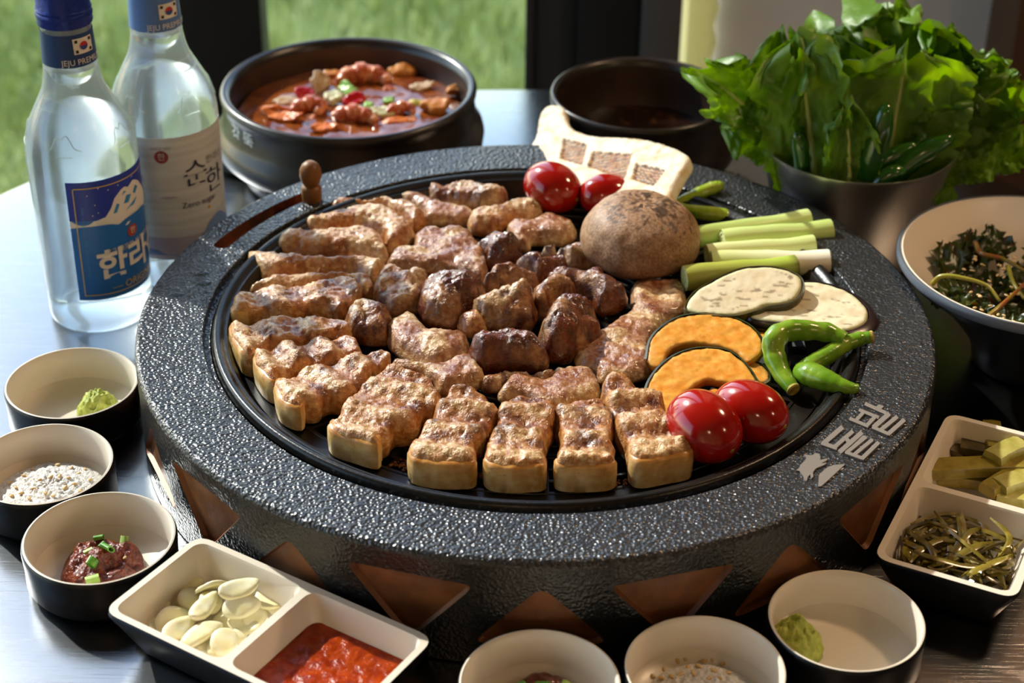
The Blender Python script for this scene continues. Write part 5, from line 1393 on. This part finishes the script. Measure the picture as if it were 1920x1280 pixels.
piece('scallion_ring', 'green scallion ring on top of the stew', 'scallion', (650, 165), .008, .0045, .004, rad(-40), M_grn, sg, (.7, 0), 8, dz=.004)
piece('scallion_ring', 'small green scallion piece behind the slanted chilli', 'scallion', (655, 176), .006, .003, .003, rad(40), M_grn, sg, (.3, 0), 9, dz=.006)
piece('scallion_ring', 'pale scallion slice in front of the slanted chilli', 'scallion', (668, 211), .010, .005, .004, rad(8), M_wht, sg, (.4, 0), 10, dz=.002)
piece('scallion_ring', 'white scallion slice near the small shrimp', 'scallion', (715, 213), .011, .0055, .004, rad(20), M_wht, sg, (.3, .2), 11, dz=.002)
piece('scallion_ring', 'little green scallion bit next to the yellow zucchini strip', 'scallion', (730, 190), .0045, .004, .004, 0, M_grn, sg, (.2, 0), 12, dz=.002)
piece('scallion_ring', 'little green scallion bit at the near rim of the stew', 'scallion', (690, 200), .004, .004, .004, 0, M_grn, sg, (.2, 0), 13, dz=.003)
piece('zucchini_strip', 'yellow green zucchini strip in the stew', 'zucchini', (780, 195), .016, .0035, .003, rad(14), M_zuc, sg, (.2, 0), 14)
piece('potato_chunk', 'orange stained potato chunk at the stew pot edge', 'potato', (815, 205), .010, .008, .008, rad(20), M_tofu, sg, (.2, 0), 15)
piece('potato_chunk', 'stained potato piece by the far wall of the stew pot', 'potato', (755, 135), .012, .006, .006, rad(15), M_tofu, sg, (.5, 0), 16)
piece('potato_chunk', 'small stained potato piece at the side wall of the stew pot', 'potato', (850, 172), .008, .004, .006, rad(50), M_tofu, sg, (.5, 0), 17)
piece('zucchini_strip', 'brown stained zucchini slice near the far shrimp', 'zucchini', (620, 140), .016, .004, .003, rad(5), M_tofu, sg, (.2, 0), 18)
piece('carrot_slice', 'orange carrot piece at the near wall of the stew pot', 'carrot', (607, 243), .009, .005, .004, rad(10), M_carrot, sg, (.2, 0), 19)
piece('carrot_slice', 'thin reddish carrot slice beside the small shrimp', 'carrot', (740, 228), .012, .004, .003, rad(18), M_carrot, sg, (.2, 0), 20)
piece('zucchini_strip', 'pale zucchini slice among the small bits of the stew', 'zucchini', (790, 165), .010, .005, .003, rad(30), M_onion, sg, (.2, 0), 21)
# dark sauce in the small pot
M_dsauce = mat('dark dipping sauce', '#1d0f08', .14, 0, .6, color2='#4a2a12', cscale=130, cpos=(.55, .7), bump=.3, bscale=200)
tag(obj('dipping_sauce', *mound(P2c, R2 * .86, .0015, 60, 16, .0006, 150, 5, .034), M_dsauce), 'dark brown dipping sauce in the small earthenware pot', 'sauce')

# ================================================================== dish contents
def wasabi(c, R, h, seed, label, M):
    V, F = mound(c, R, h, 64, 30, .0036, 190, seed, .0045); V = np.array(V)
    V[:, 0] += .0006 * fbm(V, 500, 2, seed); V[:, 1] += .0006 * fbm(V + 3, 500, 2, seed)
    return tag(obj('wasabi', V, F, M, sharp=0), label, 'wasabi', 'lumps of wasabi in the sauce dishes')
M_was = mat('wasabi paste', '#b5bd57', .55, color2='#9aa63f', cscale=300, bump=.5, bscale=700, bdist=.001)
q = W(183, 757, .012); wasabi((q.x, q.y), .0130, .015, 3, 'lumpy pale green wasabi in the dish by the blue bottle', M_was)
q = W(1487, 1188, .014); wasabi((max(q.x, D6[0] - .0225), q.y), .0140, .0165, 7, 'rounded green wasabi mound in the dish near the pickle tray', M_was)
M_paste = mat('soybean paste', '#5a1c10', .28, 0, .5, color2='#84381c', cscale=220, bump=.9, bscale=480, bdist=.0018, coat=.3)
q = W(192, 1048, .013); PSc = (q.x, q.y)
V, F = mound(PSc, .0220, .0135, 80, 40, .0062, 85, 9, .0045)
tag(obj('soybean_paste', V, F, M_paste, sharp=0), 'mound of glossy red soybean paste in the sauce dish', 'paste')
from mathutils.bvhtree import BVHTree
bv = BVHTree.FromPolygons([Vector(v) for v in V], F)
def drop(b, x, y): 
    h = b.ray_cast(Vector((x, y, .2)), Vector((0, 0, -1))); return (h[0].z if h[0] else .005)
def scallion(px_, py_, L, r, rz, tilt, label, M, b, z=.018, grp='scallion bits on the red paste'):
    P = W(px_, py_, z); zz = drop(b, P.x, P.y)
    P = Vector((P.x, P.y, zz + .0012))
    d = Vector((math.cos(rz) * math.cos(tilt), math.sin(rz) * math.cos(tilt), math.sin(tilt)))
    up = d.orthogonal().normalized(); sd_ = d.cross(up)
    V = []; F = []; n = 12
    for k, (rr, t) in enumerate(((r, -1), (r, 1), (r * .68, 1), (r * .68, -1))):
        for i in range(n):
            a = 2 * PI * i / n; V.append(P + d * (t * L / 2) + (up * math.cos(a) * .55 + sd_ * math.sin(a)) * rr)
    for k in range(4):
        for i in range(n): F.append((k * n + i, k * n + (i + 1) % n, ((k + 1) % 4) * n + (i + 1) % n, ((k + 1) % 4) * n + i))
    return tag(obj('scallion_bit', V, F, M, None, tuple(P)), label, 'scallion', grp)
M_scd = mat('scallion dark', '#4f8a2a', .35, color2='#6da83e', cscale=300); M_scl = mat('scallion light', '#a8c46a', .35, color2='#8fb450', cscale=200)
scallion(230, 1004, .0075, .0027, rad(80), .9, 'pale green scallion stub standing up in the red paste', M_scl, bv)
scallion(165, 1028, .005, .0034, rad(30), .2, 'square green scallion bit near the top of the red paste', M_scl, bv)
scallion(203, 1035, .006, .0028, rad(-40), .1, 'dark green scallion bit beside the small sesame seed', M_scd, bv)
scallion(173, 1054, .0045, .003, rad(70), .3, 'small bright scallion ring on the slope of the red paste', M_scd, bv)
scallion(172, 1075, .007, .0042, rad(20), .1, 'largest flat scallion bit at the front of the red paste', M_scl, bv)
scallion(184, 1000, .005, .0026, rad(10), .1, 'dark scallion bit at the back of the red paste', M_scd, bv)
scallion(193, 1024, .004, .0022, rad(60), .1, 'tiny scallion crumb in the middle of the red paste', M_scd, bv)
# sesame seeds: one mesh, many individuals
sv, sf = lathe([(0, -.0015), (.0006, -.0011), (.00085, -.0003), (.0008, .0005), (.00045, .0012), (0, .0015)], (0, 0, 0), 8)
sv = [(z, x, y * .6) for x, y, z in sv]
M_seed = mat('sesame seed', '#d2b27c', .5, color2='#b98f55', cscale=400)
SEED = mesh('sesame_seed', sv, sf, 0); SEED.materials.append(M_seed)
def seeds(spots, b, label, grp, rng, sc=1.0, zlook=.012, fixed=None):
    for x, y in spots:
        P = W(x, y, zlook)
        for _ in range(3):
            h = drop(b, P.x, P.y) if b else fixed
            P = W(x, y, h)
        o = bpy.data.objects.new('sesame_seed', SEED); COL.objects.link(o)
        o.location = (P.x, P.y, h + .0005); o.rotation_euler = (rng.uniform(-.3, .3), rng.uniform(-.3, .3), rng.uniform(0, 6.28)); o.scale = (sc * rng.uniform(.85, 1.15),) * 3
        tag(o, label, 'sesame seed', grp)
rng = random.Random(12)
seeds([(234, 1046)], bv, 'sesame seed stuck in the red soybean paste', 'sesame seed on the red paste', rng)
# salt
M_salt = mat('coarse salt', '#e9e6e2', .35, 0, .6, color2='#cfc9c2', cscale=900, bump=.9, bscale=900, bdist=.0012, sss=0.0)
def salt(c, R, h, seed, label, off=(0, 0)):
    V, F = mound((c[0] + off[0], c[1] + off[1]), R, h, 90, 40, .0016, 420, seed, .0045)
    V = np.array(V)
    o = tag(obj('salt', V, F, M_salt, sharp=0), label, 'salt', kind='stuff')
    return BVHTree.FromPolygons([Vector(v) for v in V], F)
b2 = salt(D2, .0330, .0105, 4, 'coarse white salt with sesame seeds in the dish beside the red paste', (.002, -.0025))
seeds([(112, 893), (127, 897), (95, 895), (62, 917), (160, 880), (148, 888), (140, 908), (170, 900), (122, 915), (40, 925), (22, 930), (30, 915), (75, 900), (55, 935), (100, 930), (150, 921), (18, 905), (85, 925), (134, 878), (108, 872), (60, 880), (45, 893)], b2, 'tan sesame seed on the white salt beside the red paste dish', 'sesame seeds on the white salt', rng, 1.15)
b5 = salt(D5, .0300, .0105, 6, 'pinkish coarse salt with sesame seeds in the dish beside the wasabi', (.001, -.003))
seeds([(1245, 1255), (1258, 1232), (1270, 1240), (1285, 1236), (1290, 1252), (1300, 1262), (1320, 1240), (1335, 1237), (1355, 1245), (1338, 1258), (1310, 1250), (1275, 1265), (1225, 1268), (1365, 1262), (1260, 1270), (1350, 1272), (1240, 1272), (1330, 1272)], b5, 'tan sesame seed on the pinkish salt', 'sesame seeds on the pinkish salt', rng, 1.25)
# chopped scallion dish (mostly below the frame)
q = W(1020, 1300, .012)
V, F = mound((q.x, q.y), .019, .011, 48, 18, .0025, 160, 12, .0045)
tag(obj('soybean_paste', V, F, M_paste, sharp=0), 'small mound of red paste under chopped scallion', 'paste')
b4 = BVHTree.FromPolygons([Vector(v) for v in V], F)
scallion(975, 1281, .005, .0035, rad(30), .2, 'green scallion bit at the dish edge side of the cut off paste', M_scd, b4, .016, 'scallion bits on the cut off paste')
scallion(1018, 1284, .006, .003, rad(-20), .3, 'flat green scallion bit in the middle of the cut off paste', M_scd, b4, .016, 'scallion bits on the cut off paste')
scallion(1062, 1279, .005, .0034, rad(60), .5, 'pale scallion bit standing on the cut off paste', M_scl, b4, .016, 'scallion bits on the cut off paste')

# ================================================================== tray 1: red sauce and garlic
M_rsauce = mat('red chilli sauce', '#a83c04', .24, 0, .35, color2='#8a2702', cscale=160, bump=.6, bscale=380, bdist=.0014, coat=.1)
def fillp(tr, x0, x1, z, M, name, label, cat, ins=.0075):
    q = roundpoly([(x0, ins), (x1, ins), (x1, tr['W'] - ins), (x0, tr['W'] - ins)], .007, 7)
    def fn(v):
        o = []
        for x, y in v:
            n_ = noise.fractal(Vector((x * 150, y * 150, 3)), 1, 2, 4)
            p = tr['T'](x, y, z + .0009 * n_); o.append(tuple(p))
        return np.array(o)
    v, f = sheet(q, [], fn, .0018)
    # thickness: skirt down to the tray floor
    n = len(v); m_ = len(q); bot = [tuple(tr['T'](x, y, z - .006)) for x, y in (q.mean(0) + (q - q.mean(0)) * .93)]
    bi = [int(np.argmin([(a[0] - p.x) ** 2 + (a[1] - p.y) ** 2 for a in v])) for p in (tr['T'](x, y, 0) for x, y in q)]
    F = list(f) + [(bi[i], bi[(i + 1) % m_], n + (i + 1) % m_, n + i) for i in range(m_)] + [tuple(n + i for i in range(m_))]
    tag(obj(name, list(map(tuple, v)) + bot, F, M, sharp=50), label, cat)
fillp(T1, .0078, T1['L'] / 2 - .0062, .0155, M_rsauce, 'chilli_sauce', 'glossy red chilli sauce filling half of the garlic tray', 'sauce')
M_garl = mat('garlic', '#f6efcb', .34, 0, .5, color2='#efe6b2', cscale=120, sss=.0, coat=.15)
GPTS = [(x / 280 * 560 * .5, y) for x, y in []]
def garlic(px_, py_, rx, ry, rz, tilt, z, label, seed, th=.0028, roll=0):
    P = W(px_, py_, z)
    ang = np.linspace(0, 2 * PI, 12, endpoint=False)
    pts = [(math.cos(a) * rx * (1 + (.10 if math.cos(a) > .8 else 0)), math.sin(a) * ry * (1 - .28 * max(0, math.cos(a)) ** 2)) for a in ang]
    V, F, top, d = slab(pts, th, .0018, .8, .0018, .04, .0005, 90, seed)
    V[:, 2] += 22 * V[:, 0] ** 2 * (1 if seed % 2 else -1)
    V[:, 2] -= th / 2
    R = Matrix.Rotation(rz, 3, 'Z') @ Matrix.Rotation(tilt, 3, 'X') @ Matrix.Rotation(roll, 3, 'Y')
    V = np.array([R @ Vector(v) for v in V]) + np.array(P)
    if V[:, 2].min() < .0085: V[:, 2] += .0085 - V[:, 2].min()
    return tag(obj('garlic_slice', V, F, M_garl, None, tuple(P), 0), label, 'garlic', 'garlic slices in the divided tray')
gs = [  # crop 0,900 scale 3.368
 (1170, 640, .0085, .0065, 20, .2, .016, 'garlic slice at the back corner of the heap with a brown root spot'), (1120, 740, .008, .006, 40, .3, .013, 'garlic slice below the one with a brown root spot'),
 (1340, 660, .0085, .0068, 200, .8, .021, 'broad garlic slice standing behind the topmost pair'), (1500, 690, .0100, .0056, 25, .35, .026, 'halved garlic clove on top of the heap'),
 (1520, 790, .0092, .0068, 20, .5, .022, 'round garlic slice just under the halved clove on top'), (1280, 810, .0100, .0048, 65, .3, .021, 'long upright garlic clove piece in the middle of the heap'),
 (1200, 740, .007, .006, 80, .3, .017, 'garlic slice leaning behind the long upright piece'), (960, 840, .0085, .0065, 30, .2, .012, 'garlic slice by the corner nearest the red paste dish'), (1090, 880, .0088, .0068, 40, .7, .017, 'curved garlic slice facing the near tray rim'),
 (1000, 930, .007, .004, 60, .6, .013, 'small garlic sliver at the tray wall'), (920, 920, .007, .004, 0, .3, .011, 'garlic chip touching the tray corner'), (1120, 950, .0090, .0062, 55, .4, .016, 'oval garlic slice in front of the curved one'), (1270, 960, .0125, .0050, 48, .2, .019, 'longest garlic clove piece lying diagonally in front'),
 (1330, 1060, .0080, .006, 60, .2, .012, 'garlic slice beneath the longest clove piece'), (1420, 1010, .0085, .0066, 70, .5, .017, 'garlic slice with an open notch near the divider'), (1390, 1080, .0065, .0055, 30, .3, .012, 'small garlic slice at the tray edge'), (1620, 850, .0080, .0055, 60, .5, .016, 'garlic slice leaning on the divider'),
 (1690, 760, .0085, .0068, 110, .3, .017, 'garlic slice at the far end of the heap by the divider'), (1750, 800, .0075, .006, 120, .5, .015, 'garlic slice touching the divider wall'), (1540, 920, .0085, .005, -20, .2, .014, 'garlic slice lying flat near the divider'), (1510, 990, .0055, .004, 70, .4, .012, 'tiny garlic piece by the divider foot'),
 (1060, 1000, .006, .0045, 20, .2, .011, 'garlic chip at the near wall'), (1440, 880, .0075, .006, 10, .1, .013, 'garlic slice hidden under the round slice'), (1180, 860, .0075, .006, 10, .1, .012, 'garlic slice in the hollow of the heap'), (1330, 760, .0078, .006, 100, .4, .018, 'garlic slice behind the long upright piece and the halved clove')]
for k, (x, y, rx, ry, rz, ti, z, lb) in enumerate(gs):
    garlic(x / 3.368, 900 + y / 3.368, rx, ry, rad(rz), ti, z - .002, lb, k + 40)

# ================================================================== tray 2: pickles
M_pick = mat('pickled radish', '#9a8a35', .25, 0, .55, color2='#7c6c24', cscale=90, coat=.3); M_pick2 = mat('pale pickle', '#b5ad62', .25, 0, .55, color2='#9c9244', cscale=90, coat=.3); M_pick3 = mat('dark pickled leaf', '#3c3416', .3, 0, .5, color2='#57491f', cscale=120, coat=.3)
def stick(crop_pts, w_, th, z, M, label, seed, name='pickle_stick', cat='pickle', grp='pickle pieces in the far compartment'):
    P = [W(x, y, z + k * .0) for k, (x, y) in enumerate(crop_pts)]
    q = spline([np.array(p) for p in P], 16)
    n = 8; V = []; F = []
    for i, p in enumerate(q):
        d = np.array(q[min(i + 1, 15)]) - np.array(q[max(i - 1, 0)]); d /= np.linalg.norm(d); s = np.array((-d[1], d[0], 0)); s /= np.linalg.norm(s)
        f_ = 1 + .1 * noise.noise(Vector((i * .4, seed, 0)))
        for a, b in ((-1, -.8), (0, -1), (1, -.8), (1.08, 0), (.9, .85), (0, 1), (-.9, .85), (-1.08, 0)):
            V.append(p + s * a * w_ * f_ + np.array((0, 0, b * th)))
    for i in range(15):
        for k in range(n): F.append((i * n + k, i * n + (k + 1) % n, (i + 1) * n + (k + 1) % n, (i + 1) * n + k))
    F.append(tuple(range(n))[::-1]); F.append(tuple(15 * n + k for k in range(n)))
    return tag(obj(name, V, F, M, sharp=40), label, cat, grp)
z = .018
stick([(1742, 890), (1800, 892), (1880, 905)], .0075, .0035, .013, M_pick, 'dark pickle stick under the long flat one', 1)
stick([(1738, 880), (1800, 876), (1900, 872), (1935, 872)], .0065, .0038, .021, M_pick, 'long flat olive pickle stick across the compartment', 2)
stick([(1858, 796), (1862, 820), (1868, 845)], .0055, .0035, .020, M_pick, 'short olive pickle stick leaning on the far corner', 3)
stick([(1860, 862), (1890, 845), (1915, 836)], .0060, .0045, .025, M_pick2, 'pale yellow pickle wedge on top', 4)
stick([(1850, 920), (1890, 895), (1925, 880)], .0050, .0035, .020, M_pick, 'slanting pickle stick over the divider side', 5)
stick([(1872, 915), (1900, 905), (1930, 900)], .0062, .0045, .020, M_pick2, 'rounded pickle piece beside the divider', 6)
stick([(1868, 930), (1900, 935), (1930, 938)], .0050, .0040, .016, M_pick2, 'pale pickle end at the divider wall', 7)
stick([(1785, 855), (1815, 830), (1845, 825)], .0070, .0040, .013, M_pick3, 'crumpled dark pickled leaf at the far wall', 8)
stick([(1800, 840), (1830, 845), (1855, 850)], .0060, .0050, .016, M_pick3, 'dark pickled leaf beside the short stick', 9)
# pickled stems in the near compartment: ribbons
rng = random.Random(4)
M_str = [mat('pickled stem %d' % i, c, .25, 0, .55, color2=c2_, cscale=150, coat=.35) for i, (c, c2_) in enumerate((('#6e5f1e', '#54461a'), ('#8a7a2c', '#6e601f'), ('#4c401a', '#3a3014'), ('#9a8a58', '#7d6d3c')))]
x0c, x1c = T2['L'] / 2 + .0085, T2['L'] - .0095
def ribbon(P, w_, th, M, label, o_name='pickled_stem'):
    q = spline([np.array(p) for p in P], 14); V = []; F = []
    for i, p in enumerate(q):
        d = Vector(q[min(i + 1, 13)] - q[max(i - 1, 0)]).normalized(); s = d.cross(Vector((0, 0, 1)))
        if s.length < 1e-3: s = Vector((1, 0, 0))
        s.normalize(); u = s.cross(d); f_ = min(1, .35 + 3 * min(i, 13 - i) / 13)
        for a, b in ((-1, 0), (0, 1), (1, 0), (0, -1)): V.append(Vector(p) + s * a * w_ * f_ + u * b * th)
    for i in range(13):
        for k in range(4): F.append((i * 4 + k, i * 4 + (k + 1) % 4, (i + 1) * 4 + (k + 1) % 4, (i + 1) * 4 + k))
    F.append((3, 2, 1, 0)); F.append(tuple(52 + k for k in range(4)))
    return tag(obj(o_name, V, F, M, sharp=50), label, 'pickle', 'tangle of pickled stems in the near compartment')
for k in range(110):
    cxx = rng.uniform(x0c + .012, x1c - .008); cyy = rng.uniform(.016, T2['W'] - .016); a = rng.uniform(0, 2 * PI); Ln = rng.uniform(.012, .026)
    lay = .0125 + .019 * (k / 110); bend = rng.uniform(-.009, .009)
    pts = []
    for t in (-1, -.35, .35, 1):
        x = cxx + math.cos(a) * Ln * t - math.sin(a) * bend * (1 - t * t); y = cyy + math.sin(a) * Ln * t + math.cos(a) * bend * (1 - t * t)
        x = min(max(x, x0c), x1c); y = min(max(y, .009), T2['W'] - .009)
        pts.append(tuple(T2['T'](x, y, lay + rng.uniform(-.002, .003) - .002 * abs(t))))
    mk = rng.choice((0, 0, 1, 1, 2, 3))
    ribbon(pts, rng.uniform(.0011, .0023), .0007, M_str[mk], ('olive brown pickled stem in the tangled heap of the pickle tray', 'yellowish olive pickled stem in the tangled heap of the pickle tray', 'blackish brown pickled stem in the tangled heap of the pickle tray', 'pale greyish pickled stem in the tangled heap of the pickle tray')[mk])

# ================================================================== seasoned greens in the salad bowl
M_gr = bpy.data.materials.new('seasoned leaf'); M_gr.use_nodes = True; leaf_mat(M_gr, .3)
gx, gy = GBc; rng = random.Random(8)
def green_leaf(P, L, wd_, ang, tilt, seed, tone):
    nu, nv = 12, 9; V = []; C = []
    d = Vector((math.cos(ang) * math.cos(tilt), math.sin(ang) * math.cos(tilt), math.sin(tilt))); s = d.cross(Vector((0, 0, 1))).normalized(); n = s.cross(d)
    a = np.array(lin('#26330f')[:3]); b = np.array(lin('#48561c')[:3]); r = np.array(lin('#5e1a0c')[:3])
    for i in range(nu):
        u = i / (nu - 1); w_ = wd_ * math.sin(PI * (u * .9 + .06)) ** .7
        for j in range(nv):
            v = j / (nv - 1) * 2 - 1
            h = .004 * noise.noise(Vector((u * 5 + seed, v * 3, seed))) * 2 + .3 * w_ * v * v - .004 * u * u
            e = 1 + .25 * (((i * 7 + j * 3 + seed) % 3) - 1) * (abs(v) > .95)
            V.append(P + d * (u * L - L / 2) + s * v * w_ * e + n * h)
            k = .5 + noise.noise(Vector((u * 4, v * 3, seed))); rr = max(0, noise.noise(Vector((u * 6 + 9, v * 5, seed))) - .15) * 2
            C.append(np.clip((a * (1 - k) + b * k) * (1 - rr) + r * rr, .003, 1))
    F = [(i * nv + j, i * nv + j + 1, (i + 1) * nv + j + 1, (i + 1) * nv + j) for i in range(nu - 1) for j in range(nv - 1)]
    tag(obj('seasoned_leaf', np.array([tuple(p) for p in V]), F, M_gr, None, tuple(P), 0, np.array(C)), 'dark green leaf with red seasoning in the salad bowl', 'leaf', 'seasoned leaves in the salad bowl')
hm = []
for k in range(64):
    r = .056 * math.sqrt(rng.random()); a = rng.uniform(0, 2 * PI); zz = .036 + .022 * (1 - (r / .05) ** 2) * rng.uniform(.3, 1)
    zz = max(zz, .026 + r * .62)
    green_leaf(Vector((gx + r * math.cos(a) - .002, gy + r * math.sin(a) - .003, zz)), rng.uniform(.022, .034), rng.uniform(.007, .012), rng.uniform(0, 6.28), rng.uniform(-.4, .4), k + 2, 0)
M_stem = mat('seasoned stem', '#8f8a2c', .3, color2='#a59a3a', cscale=60, coat=.3); M_stem2 = mat('reddened stem', '#8a4a18', .3, color2='#7a6a20', cscale=120, coat=.3)
def stem(pts, r, M, label):
    P = [W(x, y, z) for x, y, z in pts]
    tag(obj('seasoned_sprig', *tube([tuple(p) for p in spline([np.array(p) for p in P], 24)], [r * (1.1 - .5 * i / 23) for i in range(24)], 8), M, sharp=0), label, 'stem', 'stems in the salad bowl')
stem([(1747, 533, .060), (1765, 518, .066), (1800, 520, .068), (1850, 535, .066), (1875, 565, .060)], .0016, M_stem, 'pale arched stem sticking out over the greens')
stem([(1828, 455, .062), (1840, 475, .066), (1880, 485, .066), (1925, 510, .064)], .0018, M_stem2, 'brownish stem at the back of the greens')
stem([(1845, 600, .062), (1880, 570, .066), (1925, 528, .068)], .0016, M_stem2, 'reddened stem crossing the front of the greens')
stem([(1890, 500, .064), (1900, 530, .066), (1920, 560, .064)], .0015, M_stem, 'short stem between the two long stems')
rg = random.Random(3)
seeds([(1790 + rg.random() * 128, 478 + rg.random() * 130) for _ in range(44)], None, 'sesame seed sprinkled on the seasoned greens', 'sesame seeds on the greens', rg, 1.15, .062, .0645)

# water drops on the ring
M_water = glass_mat('water', '#ffffff', .02, .3, 0)
for k, (x, y, r, lb) in enumerate(((375, 512, .0048, 'largest water drop on the black ring'), (378, 530, .0045, 'long water drop below the largest one'), (330, 552, .0042, 'water drop on the black ring near the bottle'), (297, 572, .0036, 'water drop at the outer edge of the black ring'), (440, 478, .0034, 'water drop near the slot end'))):
    P = W(x, y, H)
    V, F = mound((0, 0), r, .0014, 24, 8, .0001, 200, k, -.0001)
    V = [(a * (1.25 if k < 3 else 1), b * .8, c) for a, b, c in V]
    tag(obj('water_drop', np.array(V) + np.array(P), F, M_water, None, tuple(P), 0), lb, 'water drop', 'water drops on the grill ring')

# browned crumbs on the grate by the rim
def crumbs(px_, py_, n, spread, label, seed):
    r = random.Random(seed); P = []
    for _ in range(n):
        q = W(px_ + r.gauss(0, spread), py_ + r.gauss(0, spread * .55), G)
        s_ = r.uniform(.0004, .0011); v, f = lathe([(0, 0), (s_, s_ * .4), (s_ * .7, s_ * 1.1), (0, s_ * 1.4)], (q.x, q.y, G), 5); P.append((v, f))
    tag(obj('crumbs', *join(*P), mat('browned crumb', '#8a5424', .6, color2='#5a3214', cscale=300)), label, 'crumbs', kind='stuff')
crumbs(757, 874, 46, 9, 'browned crumbs on the grate beside the widest belly strip', 1)
crumbs(1163, 905, 20, 7, 'browned crumbs on the grate next to the browned belly strip', 2)
crumbs(905, 892, 22, 7, 'browned crumbs between the even strip and the charred strip', 3)
